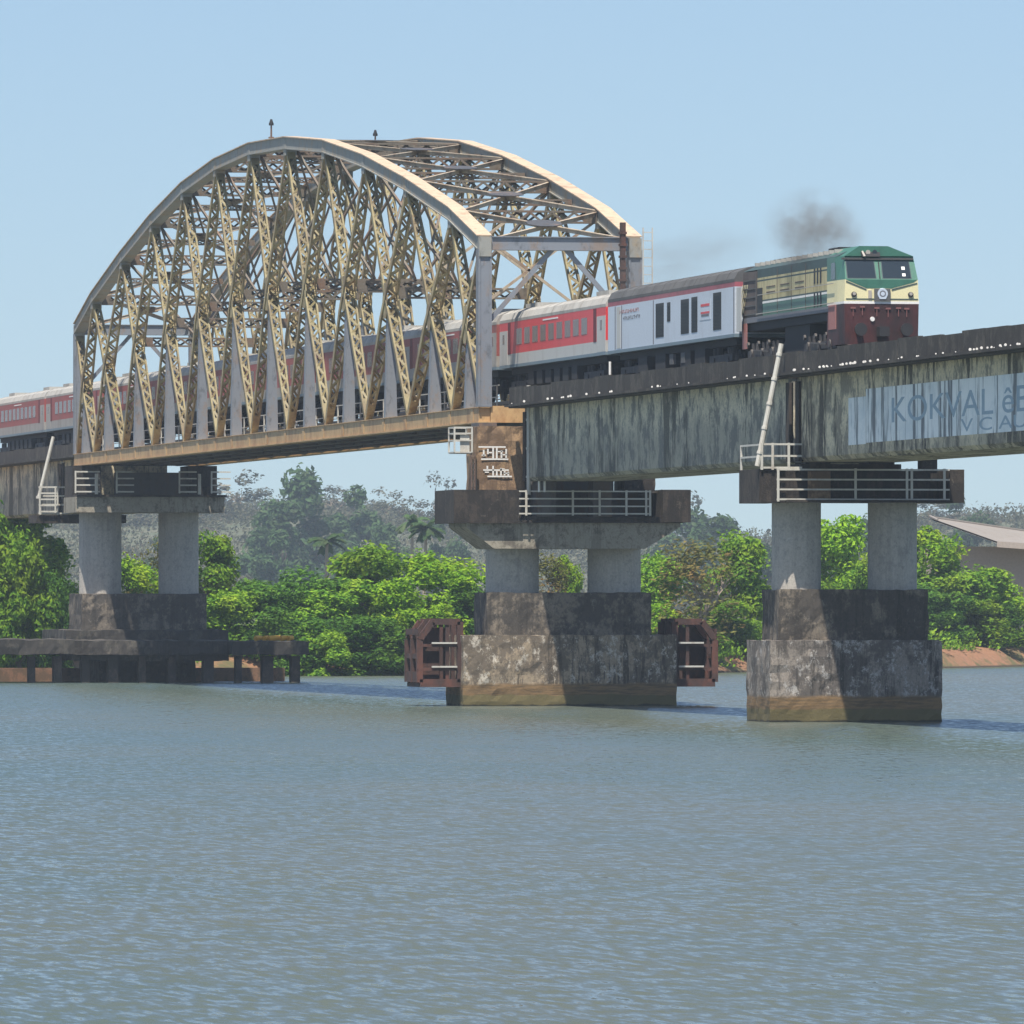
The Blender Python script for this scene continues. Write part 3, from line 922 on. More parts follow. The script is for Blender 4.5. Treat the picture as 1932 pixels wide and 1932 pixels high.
# far pier on the left
fp = thing('bridge_pier', (T, 529, 0), 'farthest pier, mostly hidden behind the left pier and the treetops', 'bridge pier', 'river piers')
s = MB(); s.box(T - 3.6, T + 1.6, 527.4, 530.8, 8.95, 9.42); s.build('cap_beam', M['con_blk'], fp)
column(T + .3, 529, .95, .2, 8.95, fp, M['con_up'])
railing(T - 3.5, T + .4, 527.3, 9.5, 11.0, [T - 3.4, T - 2.4, T - .8, T + .3], fp, rails=4, th=.09)
railing(T - 3.55, T - 2.5, 526.8, 9.6, 11.0, [T - 3.5, T - 2.6], fp, rails=5, th=.09)
s = MB()
s.box(T - 1.2, T + 1.2, 528, 530, 9.422, 9.468)
s.build('bearing_block', M['con_blk'], fp)
pp = thing('leaning_pipe', (71.2, 527.2, 10.6), 'thin pale pipe leaning against the far left approach girder', 'pipe')
s = MB(); s.tube((71.4, 527.2, 10.4), (72.25, 527.2, 13.9), .10, .10, 8)
s.tube((71.4, 527.2, 10.35), (71.4, 527.2, 10.5), .16); s.build('pipe', M['gal'], pp)

# jetty around the left pier
jt = thing('concrete_jetty', (T, 503, -1), 'low dark concrete jetty on stub piles in front of the left pier', 'jetty')
s = MB()
rough_block(s, 62, T - 5.2, 500.5, 509, 1.55, 2.35, 31, .15)
rough_block(s, T - 5.2, T + 3.5, 501.5, 506, 1.2, 2.3, 32, .15)
rough_block(s, T + 3.5, tx(572, 503), 500.6, 508, 1.55, 2.25, 33, .15)
s.add([(62, 500.6, 1.54), (tx(572, 503), 500.6, 1.54), (tx(572, 503), 508, 1.54), (62, 508, 1.54)], [(0, 3, 2, 1)])
s.build('jetty_deck', M['con_plat'], jt)
rnd = random.Random(8)
pm = concrete('pile_concrete', (.10, .07, .055), (.03, .025, .022), (.4, .3, .2), .6, .02, .3, off=150)
for k in range(22):
    x = 62 + k * 1.7 + rnd.uniform(-.4, .4)
    if x > tx(560, 503): break
    s = MB(); wd = rnd.uniform(.14, .3); s.box(x - wd, x + wd, 501.2, 502.0, -1, 1.44)
    s.build('pile', pm, jt)
s = MB(); s.box(62, tx(540, 510), 510, 510.5, -1, .75); s.build('rear_wall', M['earth'], jt)
bm = flat('orange_plastic', (.75, .38, .03), .5)
for k, (px, wd) in enumerate(((484, .35), (498, .2), (515, .7), (533, .4), (545, .3))):
    x = tx(px, 504); s = MB(); s.tube((x - wd / 2, 503, 2.40), (x + wd / 2, 503.2, 2.44), .16, .13, 8)
    s.tube((x - wd / 2 - .05, 503, 2.4), (x - wd / 2, 503, 2.4), .06, .1, 6)
    o = s.build('float', bm)
    lab = ['orange float at the left end of the row of floats on the jetty', 'small orange float, second from the left on the jetty', 'long orange float in the middle of the row on the jetty', 'orange float, fourth from the left on the jetty', 'orange float nearest the right end of the jetty']
    tag(o, lab[k], 'float', 'orange floats on the jetty')

# ------------------------------------------------------------------ train
RZ = 13.09
def bogie(parent, yc, wheels, mat, half=1.15, r_=.46, wb=2.6):
    s = MB()
    for sx in (-1, 1):
        x0, x1 = sorted((T + sx * half, T + sx * (half + .22)))
        s.box(x0, x1, yc - wb / 2 - .8, yc + wb / 2 + .8, RZ + .45, RZ + .72)
        for k in range(wheels):
            y = yc - wb / 2 + wb * k / (wheels - 1)
            s.box(x0 - .04, x1 + .04, y - .22, y + .22, RZ + .28, RZ + .62)
            s.tube((T + sx * (half + .05), y - .35, RZ + .72), (T + sx * (half + .05), y - .35, RZ + 1.0), .11, n=8)
            s.tube((T + sx * (half + .05), y + .35, RZ + .72), (T + sx * (half + .05), y + .35, RZ + 1.0), .11, n=8)
    s.box(T - .9, T + .9, yc - .3, yc + .3, RZ + .4, RZ + .95)
    b = s.build('bogie', mat, parent)
    for k in range(wheels):
        y = yc - wb / 2 + wb * k / (wheels - 1)
        s = MB()
        for sx in (-1, 1):
            s.tube((T + sx * .78, y, RZ + r_), (T + sx * .92, y, RZ + r_), r_, r_ * .97, 20)
        s.tube((T - .8, y, RZ + r_), (T + .8, y, RZ + r_), .09, n=8)
        s.build('wheelset', M['bogie'], b)
    return b
def body_profile(zb, ze, zt, hw=1.6):
    pts = [(-hw, zb), (-hw, ze)]
    for k in range(1, 8):
        a = math.pi * k / 8
        pts.append((-hw * math.cos(a) * .985, ze + (zt - ze) * math.sin(a) ** .75))
    pts += [(hw, ze), (hw, zb)]
    return pts
BP = 14.52; SB = 14.98; EV = 16.34; RT = 17.02
def coach_shell(root, D0, D1, bands, roof_mat, hw=1.6, eave=EV, rt=RT):
    """bands = [(z0,z1,mat)]"""
    for z0, z1, m, nm in bands:
        s = MB(); s.box(T - hw, T + hw, D0, D1, z0, z1 - .0005); s.build(nm, m, root)
    s = MB()
    prof = body_profile(eave, eave + .12, rt, hw + .005)
    s.prism_y([(T + x, z) for x, z in prof], D0 + .02, D1 - .02)
    k = D0 + 1.5
    while k < D1 - 1:       # roof ribs
        s.prism_y([(T + x * 1.008, z + .012) for x, z in body_profile(eave + .1, eave + .12, rt, hw)], k, k + .06); k += 2.0
    s.build('roof', roof_mat, root)
def red_coach(D0, D1, label, simple=False):
    r = thing('passenger_coach', (T, (D0 + D1) / 2, RZ), label, 'train coach', 'red passenger coaches')
    D0 += .35; D1 -= .35
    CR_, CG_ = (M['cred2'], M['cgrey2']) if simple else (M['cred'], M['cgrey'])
    coach_shell(r, D0, D1, [(BP, SB, CG_, 'lower_panel'), (SB, EV, CR_, 'upper_panel')], M['roof'])
    s = MB(); s.box(T - 1.62, T + 1.62, D0, D1, BP - .13, BP - .001); s.build('solebar', M['blue'], r)
    s = MB(); s.box(T - 1.3, T + 1.3, D0 + 1.2, D1 - 1.2, BP - .4, BP - .131)
    k = D0 + 6.5
    while k < D1 - 6.5:
        s.box(T - 1.5, T - .5, k, k + 1.2, BP - .95, BP - .401); k += 1.9
    s.build('underframe', M['under'], r)
    for y in (D0 + 3.6, D1 - 3.6): bogie(r, y, 2, M['bogie'])
    x = T - 1.605
    for y0, y1 in ((D0 + 0, D0 + 1.9), (D1 - 1.9, D1)):      # pale end doors with dark recess
        s = MB(); s.box(x - .005, x + .02, y0 + .05, y1 - .05, BP + .02, EV - .35); d = s.build('door', CG_, r)
        s = MB(); s.box(x - .012, x - .006, y0 + .75, y0 + 1.15, SB + .45, SB + .85); s.build('door_window', M['cwin'], d)
    for y in (D0 + 1.95, D1 - 2.55):
        s = MB(); s.box(x - .006, x + .02, y, y + .6, SB - .02, EV - .02); s.build('door_recess', M['creddk'], r)
    n = 9; a = D0 + 3.6; b = D1 - 3.6
    for k in range(n):
        y = a + (b - a) * (k + .15) / n
        s = MB(); s.box(x - .006, x + .02, y, y + (b - a) / n * .68, SB + .36, EV - .32); s.build('window', M['cwin'], r)
    s = MB(); s.box(T - .9, T + .9, D0 - .34, D0, BP + .1, RT - .25); s.box(T - .9, T + .9, D1, D1 + .34, BP + .1, RT - .25); s.build('gangway', M['under'], r)
    s = MB(); s.box(x - .006, x + .01, (D0 + D1) / 2 - 1.5, (D0 + D1) / 2 + 1.8, EV - .16, EV - .1); s.build('name_board', M['white'], r)
    for y in (D0 + 2.6, D1 - 5.2):
        s = MB(); s.box(T - .95, T + .95, y, y + 2.6, RT - .22, RT + .09); s.build('roof_air_unit', M['roof'], r)
    return r
labs = ['bright red coach directly behind the pale generator van, right of the truss portal',
        'red coach passing behind the near end post, first one inside the truss',
        'red coach inside the truss, second behind the end post',
        'red coach near the middle of the truss',
        'red coach inside the left half of the truss',
        'red coach just inside the left end of the truss',
        'dull maroon coach half out of the truss on the left approach',
        'red coach at the left edge of the photo, on the approach girder']
D = 371.0
for k, l in enumerate(labs):
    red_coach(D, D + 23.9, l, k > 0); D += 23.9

# generator van
gv = thing('generator_van', (T, 358, RZ), 'pale grey generator van with tall black grilles, coupled behind the locomotive', 'train coach')
a, b = 346.6, 370.9
coach_shell(gv, a, b, [(BP, EV - .04, M['gen'], 'body_panel'), (EV - .04, EV + .14, M['genred'], 'red_cornice')], M['roofdk'], eave=EV + .14, rt=RT + .12)
s = MB(); s.box(T - 1.62, T + 1.62, a, b, BP - .13, BP - .001); s.build('solebar', M['blue'], gv)
s = MB(); s.box(T - 1.3, T + 1.3, a + 1, b - 1, BP - .4, BP - .131)
for y in (352.5, 355.2, 360, 363.5): s.box(T - 1.5, T - .5, y, y + 1.9, BP - 1.0, BP - .401)
s.build('underframe', M['under'], gv)
s = MB()
for y in (356.2, 358.4): s.box(T - 1.52, T - 1.4, y, y + .7, BP - .85, BP - .45)
s.build('equipment_box', M['undergrey'], gv)
for y in (a + 3.6, b - 3.6): bogie(gv, y, 2, M['bogie'])
x = T - 1.605
for p0, p1, z0, z1 in ((1236.6, 1251.5, 14.78, 16.12), (1258, 1264, 15.35, 16.1), (1284, 1299, 14.78, 16.12), (1304, 1315, 14.78, 16.15), (1345, 1360, 14.75, 16.18)):
    y0, y1 = dd(p1, T - 1.6), dd(p0, T - 1.6)
    s = MB(); s.box(x - .006, x + .02, y0, y1, z0, z1)
    k = z0 + .1
    while k < z1 - .1: s.box(x - .02, x - .0061, y0 + .05, y1 - .05, k, k + .03); k += .12
    s.build('grille', M['grille'], gv)
for px in (1165, 1392):
    y = dd(px, T - 1.6); s = MB(); s.box(x - .006, x + .02, y - .55, y + .25, BP + .05, EV - .1); s.build('door', M['cgrey'], gv)
for px in (1160, 1172, 1232, 1384):
    y = dd(px, T - 1.6); s = MB(); s.box(x - .004, x + .02, y - .07, y + .07, BP + .02, EV - .06); s.build('panel_seam', M['sill'], gv)
y = dd(1330, T - 1.6)
s = MB()
def disc(s, x, y, z, r0, r1, n=20, mi=0):
    vs = [];
    for r_ in (r0, r1):
        for i in range(n):
            t = 2 * math.pi * i / n; vs.append((x, y + r_ * math.cos(t) * 2.2, z + r_ * math.sin(t)))
    s.add(vs, [(i, (i + 1) % n, n + (i + 1) % n, n + i) for i in range(n)], mi)
s.box(x - .005, x + .01, y - 1.0, y + 1.0, 15.2, 16.0); s.build('emblem_panel', M['gen'], gv)
s = MB(); s.box(x - .012, x - .006, y - .8, y + .8, 15.72, 15.82); s.box(x - .012, x - .006, y - .8, y + .8, 15.44, 15.52); s.build('emblem_bar', M['cred'], gv)
s = MB(); s.box(x - .012, x - .006, y - .7, y + .7, 15.34, 15.42); s.build('emblem_bar', M['sill'], gv)
rnd = random.Random(4)
for zr, mt, y0, n_ in ((15.95, 'pink', 368.6, 13), (15.68, 'sill', 367.8, 11)):      # two faint, worn lines of lettering, unreadable in the photo
    s = MB(); y = y0
    for k in range(n_):
        wd = rnd.uniform(.12, .26); zc_ = zr + rnd.choice((0, .06, .11))
        s.box(x - .007, x + .004, y - wd, y, zc_, zc_ + .03)
        s.box(x - .007, x + .004, y - wd, y - wd + .07, zr, zr + .14); y -= wd + .12
    s.build('van_lettering', M[mt], gv)
s = MB(); s.box(T - .9, T + .9, a - .3, a, BP + .1, RT - .3); s.build('gangway', M['under'], gv)
post = MB(); y = 386.0 - 17; post.tube((T - 1.9, y, 12.74), (T - 1.9, y, 14.05), .05)
o = post.build('kilometre_post', M['white']); tag(o, 'short white post standing beside the train where the van meets the red coach', 'post')

# locomotive
lc = thing('diesel_locomotive', (T, 338, RZ), 'green and cream diesel locomotive with maroon nose hauling the train', 'locomotive')
F0 = 329.0; HW = 1.40; K = .0019
def lx(xz): return T + (xz - 935) * K
def lz(yz): return 17.17 - (yz - 240) * K
def fy(z):   # front face depth as a function of height
    if z < 15.95: return F0
    return F0 + (z - 15.95) * .55
# long body
def shell(y0, y1, z0, z1, mat, name, hw=HW):
    s = MB(); s.box(T - hw, T + hw, y0, y1, z0, z1 - .0005); s.build(name, mat, lc)
B0, B1 = F0 + 1.2, 346.0
shell(B0, B1, 14.86, 15.06, M['sill'], 'sill', HW + .03)
shell(B0, 343.5, 15.06, 15.52, M['green'], 'lower_hood_panel')
shell(B0, 343.5, 15.52, 15.60, M['white'], 'white_stripe', HW + .003)
shell(B0, 343.5, 15.60, 15.66, M['greendk'], 'dark_stripe')
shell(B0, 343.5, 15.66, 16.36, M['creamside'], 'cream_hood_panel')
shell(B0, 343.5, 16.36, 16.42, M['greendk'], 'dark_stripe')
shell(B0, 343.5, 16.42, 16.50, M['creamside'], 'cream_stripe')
shell(B0, 343.5, 16.50, 16.82, M['greendk'], 'upper_hood_panel')
shell(343.5, B1, 15.06, 16.78, M['brown'], 'radiator_housing', HW + .01)
s = MB()
s.prism_y([(T - HW, 16.82), (T + HW, 16.82), (T + .78, 17.10), (T - .78, 17.10)], B0, B1); s.build('hood_roof', M['greendk'], lc)
s = MB()
s.box(T - .5, T + .5, 333.6, 335.4, 17.102, 17.30); s.box(T - .35, T + .35, 336.2, 337.1, 17.102, 17.24); s.box(T - .9, T + .9, 339.5, 343, 17.102, 17.17)
s.build('exhaust_stack', M['under'], lc)
s = MB()
for k in range(16):
    y = 331.5 + k * .9; s.box(T - 1.15, T + 1.15, y, y + .1, 17.0, 17.13)
s.build('roof_rib', M['roof'], lc)
x = T - HW - .004
for px0, px1, z0, z1, mt in ((1502, 1524, 15.12, 16.2, 'grille'),):
    pass
s = MB(); s.box(x - .01, x + .01, 342.6, 343.5, 15.08, 16.12); s.build('side_door', M['grille'], lc)
s = MB()
for k in range(5): s.box(x - .03, x - .012, 343.7, 345.8, 15.15 + k * .32, 15.15 + k * .32 + .05)
s.box(x - .03, x - .012, 343.6, 343.68, 15.1, 16.7); s.build('radiator_grille', M['undergrey'], lc)
s = MB()
for k in range(4):
    y = 346.1; s.beam((x, y - .1 - k * .28 + .8, 15.2 + k * .02), (x, y - .9 - k * .28 + .8, 16.3), .02, .09)
s.build('rear_warning_stripe', M['cream'], lc)
for z0, z1 in ((15.1, 15.62), (15.95, 16.5)):
    s = MB()
    for y in (332.6, 333.1, 333.6): s.box(x - .012, x + .01, y, y + .22, z0, z1)
    s.build('side_louvre', M['grille'], lc)
for y in (335.2, 337.6, 340.0):
    s = MB(); s.box(x - .006, x + .01, y, y + .05, 15.08, 16.75); s.build('hood_door_seam', M['brown'], lc)
s = MB()
for z in (15.9, 16.1):
    for y in (335.5, 338, 340.4): s.box(x - .01, x + .01, y, y + 1.5, z, z + .04)
s.build('hood_vent', M['brown'], lc)
s = MB(); s.beam((x - .08, B0, 15.15), (x - .08, 343.3, 15.15), .03, .03); s.beam((x - .1, B0, 15.85), (x - .1, 343, 15.85), .025, .025)
s.build('handrail', M['pale'], lc)
# cab: plan tapers towards the front
def cab_ring(z, hw_f, y_f, hw_b=HW + .02, y_b=B0 + .6):
    return [(T - hw_f, y_f, z), (T + hw_f, y_f, z), (T + hw_b, y_f + .9, z), (T + hw_b, y_b + .8, z), (T - hw_b, y_b + .8, z), (T - hw_b, y_f + .9, z)]
def cab_band(z0, z1, h0, h1, mat, name, cap=False):
    s = MB()
    s.add(cab_ring(z0, h0, fy(z0)) + cab_ring(z1, h1, fy(z1)), [(i, (i + 1) % 6, 6 + (i + 1) % 6, 6 + i) for i in range(6)] + ([(6, 7, 8, 9, 10, 11)] if cap else []))
    s.build(name, mat, lc)
cab_band(13.62, 15.08, 1.34, 1.37, M['maroon'], 'nose_skirt')
cab_band(15.08, 15.17, 1.385, 1.385, M['white'], 'nose_white_stripe')
cab_band(15.17, 15.95, 1.37, 1.34, M['cream'], 'nose_band')
cab_band(15.95, 16.81, 1.34, 1.27, M['greenlt'], 'cab_shell')
s = MB()   # cab roof: faceted
y1 = B0 + 2.0
r0 = [(-1.27, 16.81), (1.27, 16.81), (.33, 17.17), (-.72, 17.17)]
s.add([(T + p, fy(16.81) - .06, q) for p, q in r0] + [(T + p * 1.08, y1, q) for p, q in r0], [(0, 1, 2, 3), (7, 6, 5, 4), (3, 2, 6, 7), (1, 5, 6, 2), (0, 3, 7, 4), (0, 4, 5, 1)])
s.build('cab_roof', M['greenlt'], lc)
def front_plate(pts, mat, name, off=.012, parent=None):
    """pts in zoomed photo measures -> a thin plate on the front face"""
    s = MB(); n = len(pts)
    a = [(lx(p), fy(lz(q)) - off, lz(q)) for p, q in pts]
    b = [(lx(p), fy(lz(q)) + .002, lz(q)) for p, q in pts]
    s.add(a + b, [tuple(range(n)), tuple(range(2 * n - 1, n - 1, -1))] + [(i, n + i, n + (i + 1) % n, (i + 1) % n) for i in range(n)])
    return s.build(name, mat, parent or lc)
front_plate([(245, 882), (1625, 882), (1560, 930), (1130, 1045), (640, 1045), (300, 905)][::-1], M['greenlt'], 'green_vee', .010)
front_plate([(250, 905), (640, 1062), (640, 1085), (245, 930)], M['greendk'], 'vee_line', .016)
front_plate([(1130, 1062), (1625, 935), (1625, 958), (1130, 1090)], M['greendk'], 'vee_line', .016)
front_plate([(245, 1240), (1640, 1240), (1640, 1256), (245, 1256)][::-1], M['greendk'], 'vee_line', .016)
wf = front_plate([(215, 462), (1590, 462), (1600, 500), (200, 500)][::-1], M['under'], 'windscreen_hood', .07)
for x0, x1 in ((290, 820), (975, 1500)):
    w_ = front_plate([(x0 - 20, 505), (x1 + 15, 505), (x1 + 25, 865), (x0 - 25, 865)][::-1], M['greendk'], 'windscreen_frame', .008)
    front_plate([(x0, 520), (x1, 520), (x1 + 8, 850), (x0 - 8, 850)][::-1], M['glass'], 'windscreen', .016, w_)
front_plate([(905, 540), (925, 540), (915, 860), (895, 860)][::-1], M['under'], 'wiper', .03)
front_plate([(1345, 630), (1410, 630), (1410, 690), (1345, 690)][::-1], M['white'], 'cab_sticker', .022)
front_plate([(1345, 760), (1410, 760), (1410, 815), (1345, 815)][::-1], M['white'], 'cab_sticker', .022)
def yl(p, q, r_, mat, name, d=.06, parent=None):
    s = MB(); z = lz(q); s.tube((lx(p), fy(z) - d, z), (lx(p), fy(z) + .01, z), r_, r_ * 1.1, 16); return s.build(name, mat, parent or lc)
for p in (400, 1500):
    h_ = yl(p, 1165, .095, M['under'], 'marker_light', .05); yl(p, 1150, .06, M['pale'], 'marker_lens', .06, h_)
front_plate([(790, 1060), (1100, 1060), (1100, 1285), (790, 1285)][::-1], M['undergrey'], 'emblem_box', .06)
yl(950, 1150, .19, M['gen'], 'emblem', .075); yl(950, 1150, .12, M['sill'], 'emblem_ring', .08); yl(950, 1152, .075, M['gen'], 'emblem_centre', .085)
front_plate([(870, 1205), (1030, 1205), (1010, 1250), (890, 1250)][::-1], M['gen'], 'emblem_scroll', .08)
front_plate([(675, 1085), (740, 1085), (740, 1240), (675, 1240)][::-1], M['pale'], 'jumper_box', .04)
front_plate([(560, 262), (935, 262), (950, 300), (950, 440), (600, 440), (560, 300)][::-1], M['under'], 'headlight_housing', .14)
for p, q in ((720, 360), (850, 355)):
    s = MB(); z = lz(q); s.tube((lx(p), fy(z) - .17, z), (lx(p), fy(z) - .1, z), .085, .085, 14); s.build('headlight', M['glass'] if p > 800 else M['pale'], lc)
front_plate([(590, 340), (620, 330), (660, 430), (620, 440)][::-1], M['pale'], 'horn', .2)
s = MB()   # nose details: coupler, buffers, hoses, grab rails
for sx in (-.85, .85):
    s = MB(); s.tube((T + sx, F0 - .35, 14.15), (T + sx, F0, 14.15), .12, n=12)
    s.tube((T + sx, F0 - .42, 14.15), (T + sx, F0 - .34, 14.15), .23, n=16); s.build('buffer', M['under'], lc)
s = MB(); s.box(T - .18, T + .18, F0 - .5, F0, 13.9, 14.25); s.build('coupler', M['under'], lc)
for p, q in ((380, 1420), (560, 1400), (840, 1420), (1060, 1430), (1260, 1420), (1420, 1430)):
    s = MB(); z = lz(q); s.box(lx(p) - .09, lx(p) + .09, F0 - .05, F0, z - .03, z + .03)
    s.box(lx(p) - .012, lx(p) + .012, F0 - .04, F0, z - .3, z)
    s.build('grab_rail', M['pinkdk'], lc)
yl(755, 1630, .08, M['white'], 'tail_lamp', .05)
s = MB(); s.prism_x([(F0 - .25, 13.2), (F0 + .3, 13.2), (F0 + .3, 13.62), (F0, 13.62)], T - 1.25, T + 1.25); s.build('cowcatcher', M['maroon'], lc)
s = MB()   # cab side door + window
s.box(T - HW - .03, T - HW - .018, F0 + 1.25, F0 + 1.9, 16.0, 16.6); s.build('cab_side_window', M['glass'], lc)
s = MB(); s.box(T - HW - .04, T - HW - .02, F0 + 1.1, F0 + 2.3, 14.2, 15.08); s.build('step_panel', M['pink'], lc)
s = MB(); s.box(T - HW - .04, T - HW - .015, 345.2, 346.0, 13.9, 14.86); s.build('step_panel', M['pink'], lc)
s = MB(); s.box(T - 1.2, T + 1.2, 335.4, 339.6, RZ + .25, 14.84); s.box(T - 1.3, T + 1.3, B0, B1, 14.55, 14.855); s.build('fuel_tank', M['under'], lc)
for yb in (332.9, 342.6):
    bg_ = bogie(lc, yb, 3, M['bogie'], 1.18, .5, 3.6)
    s = MB()
    for k in range(3):
        y = yb - 1.8 + 1.8 * k
        s.tube((T - 1.46, y, RZ + .62), (T - 1.38, y, RZ + .62), .15, n=10)
        s.tube((T - 1.46, y + .6, RZ + .95), (T - 1.38, y + .6, RZ + .95), .10, n=8)
    s.beam((T - 1.45, yb - 1.2, RZ + .62), (T - 1.45, yb + 1.2, RZ + .72), .03, .05)
    s.build('axle_box_fittings', M['bogiepale'], bg_)

# exhaust smoke
def smoke(name, loc, dims, dens, label, seed, rot=0, col=(.36, .33, .30)):
    bpy_me = bpy.data.meshes.new(name)
    import bmesh
    bm = bmesh.new(); bmesh.ops.create_icosphere(bm, subdivisions=4, radius=1)
    for v in bm.verts:
        v.co *= 1 + .15 * noise.noise(v.co * 1.5 + Vector((seed, 0, 0)))
    bm.to_mesh(bpy_me); bm.free()
    m = bpy.data.materials.new(name + '_volume'); m.use_nodes = True; n = m.node_tree
    n.nodes.remove(n.nodes['Principled BSDF'])
    v = nd(n, 'ShaderNodeVolumePrincipled')
    v.inputs['Color'].default_value = (*col, 1)
    tc = nd(n, 'ShaderNodeTexCoord')
    ln = nd(n, 'ShaderNodeVectorMath', operation='LENGTH')
    n.links.new(tc.outputs['Object'], ln.inputs[0])
    fall = step(n, ln.outputs['Value'], .95, .05)
    t = nd(n, 'ShaderNodeTexNoise'); t.inputs['Scale'].default_value = 2.2; t.inputs['Detail'].default_value = 7; t.inputs['Roughness'].default_value = .65
    n.links.new(tc.outputs['Object'], t.inputs['Vector'])
    d = mul(n, mul(n, fall, step(n, t.outputs[0], .36, .66)), dens)
    n.links.new(d, v.inputs['Density'])
    n.links.new(v.outputs[0], n.nodes['Material Output'].inputs['Volume'])
    bpy_me.materials.append(m)
    o = bpy.data.objects.new(name, bpy_me); COL.objects.link(o)
    o.location = loc; o.scale = dims; o.rotation_euler = (0, rot, 0)
    o['kind'] = 'stuff'; o['label'] = label; o['category'] = 'smoke'
smoke('exhaust_smoke', (tx(1560, 335), 337, zz(434, 335)), (2.3, 3.2, 2.0), .85, 'dark exhaust smoke puff above the locomotive', 2, R(18))
smoke('drifting_smoke', (tx(1330, 345), 350, zz(487, 345)), (4.2, 8, 1.9), .09, 'thin smoke drifting back over the generator van', 6, R(-12))

# ------------------------------------------------------------------ vegetation
def crown_mesh(name, seed, mat, nleaf, lobes=9, size=.34, flat_=.8, gap=0.0):
    """unit crown: roughly radius 1 (x,y), height 0..~1.6 ; leaves given in metres / scale ~4.5"""
    rnd = random.Random(seed)
    L = []
    ZS = .55       # crowns are stretched upward when placed, so keep lobes and leaves flatter here
    for k in range(lobes):
        a = rnd.uniform(0, 2 * math.pi); z = rnd.uniform(.12, 1.22)
        rr = rnd.uniform(.15, .72) * math.sqrt(max(.05, 1 - (max(0, z - .45) / 1.0) ** 2))
        L.append((Vector((rr * math.cos(a), rr * math.sin(a), z)), rnd.uniform(.22, .42)))
    vs = []; fs = []
    k = 0
    while k < nleaf:
        c, r = rnd.choice(L)
        d = Vector((rnd.gauss(0, 1), rnd.gauss(0, 1), rnd.gauss(0, 1) * .9)).normalized()
        nz = noise.noise((c + d * r) * 4.5 + Vector((seed, 0, 0)))
        dv = d * r * (rnd.uniform(.55, 1.02) + .25 * nz); p = c + Vector((dv.x, dv.y, dv.z * ZS))
        if gap and noise.noise(p * 3.3 + Vector((0, seed, 0))) < gap - .35: 
            k += 1; continue
        nrm = (d * .6 + Vector((rnd.gauss(0, .6), rnd.gauss(0, .6), rnd.gauss(.5, .5)))).normalized()
        u = nrm.orthogonal().normalized()
        u = (u * math.cos(rnd.random() * 6.28) + nrm.cross(u) * math.sin(rnd.random() * 6.28)).normalized()
        v = nrm.cross(u)
        s = size / 4.5 * rnd.uniform(.55, 1.15)
        o = len(vs)
        q4 = [-u * s, -v * s * .5 + nrm * s * .12, u * s, v * s * .5 + nrm * s * .12]; vs += [p + Vector((t_.x, t_.y, t_.z * ZS)) for t_ in q4]
        fs.append((o, o + 1, o + 2, o + 3))
        k += 1
    me = bpy.data.meshes.new(name)
    me.from_pydata(vs, [], fs); me.materials.append(mat); me.update()
    return me
def trunk_mesh(name, seed, mat, spread=.6, bare=False):
    rnd = random.Random(seed); s = MB()
    def grow(p, d, r, L, lev):
        q = p + d * L
        s.tube(p, q, r, r * .65, 6, caps=False)
        if lev == 0: return
        for k in range(3 if lev > 1 else 2):
            nd_ = (d + Vector((rnd.gauss(0, spread), rnd.gauss(0, spread), rnd.uniform(0, .4)))).normalized()
            grow(q - d * L * rnd.uniform(0, .25), nd_, r * .62, L * rnd.uniform(.6, .85), lev - 1)
    grow(Vector((0, 0, -.05)), Vector((rnd.uniform(-.1, .1), 0, 1)).normalized(), .05, .42, 4 if bare else 3)
    me = bpy.data.meshes.new(name)
    me.from_pydata(s.v, [], s.f); me.materials.append(mat); me.update()
    return me
CR = {}
for nm, mat, nl, sz, gp in (('bright', 'leaf_bright', 9000, .27, 0), ('mid', 'leaf_mid', 9000, .27, 0), ('dark', 'leaf_dark', 9000, .27, 0), ('dry', 'leaf_dry', 3600, .22, .28)):
    CR[nm] = [(crown_mesh('crown_' + nm, 10 * len(CR) + q + 1, M[mat], nl, 20 + q * 3, sz, gap=gp), trunk_mesh('trunk_' + nm, q + 3 + 7 * len(CR), M['bark_pale' if nm == 'dry' else 'bark'], bare=(nm == 'dry'))) for q in range(3)]
CR['far'] = [(crown_mesh('crown_far', 70 + q, M['leaf_far'], 3000, 14, .45), trunk_mesh('trunk_far', 70 + q, M['bark'])) for q in range(3)]
CR['fardry'] = [(crown_mesh('crown_fardry', 80 + q, M['leaf_fardry'], 1500, 14, .4, gap=.25), trunk_mesh('trunk_fardry', 80 + q, M['bark_pale'], bare=True)) for q in range(2)]

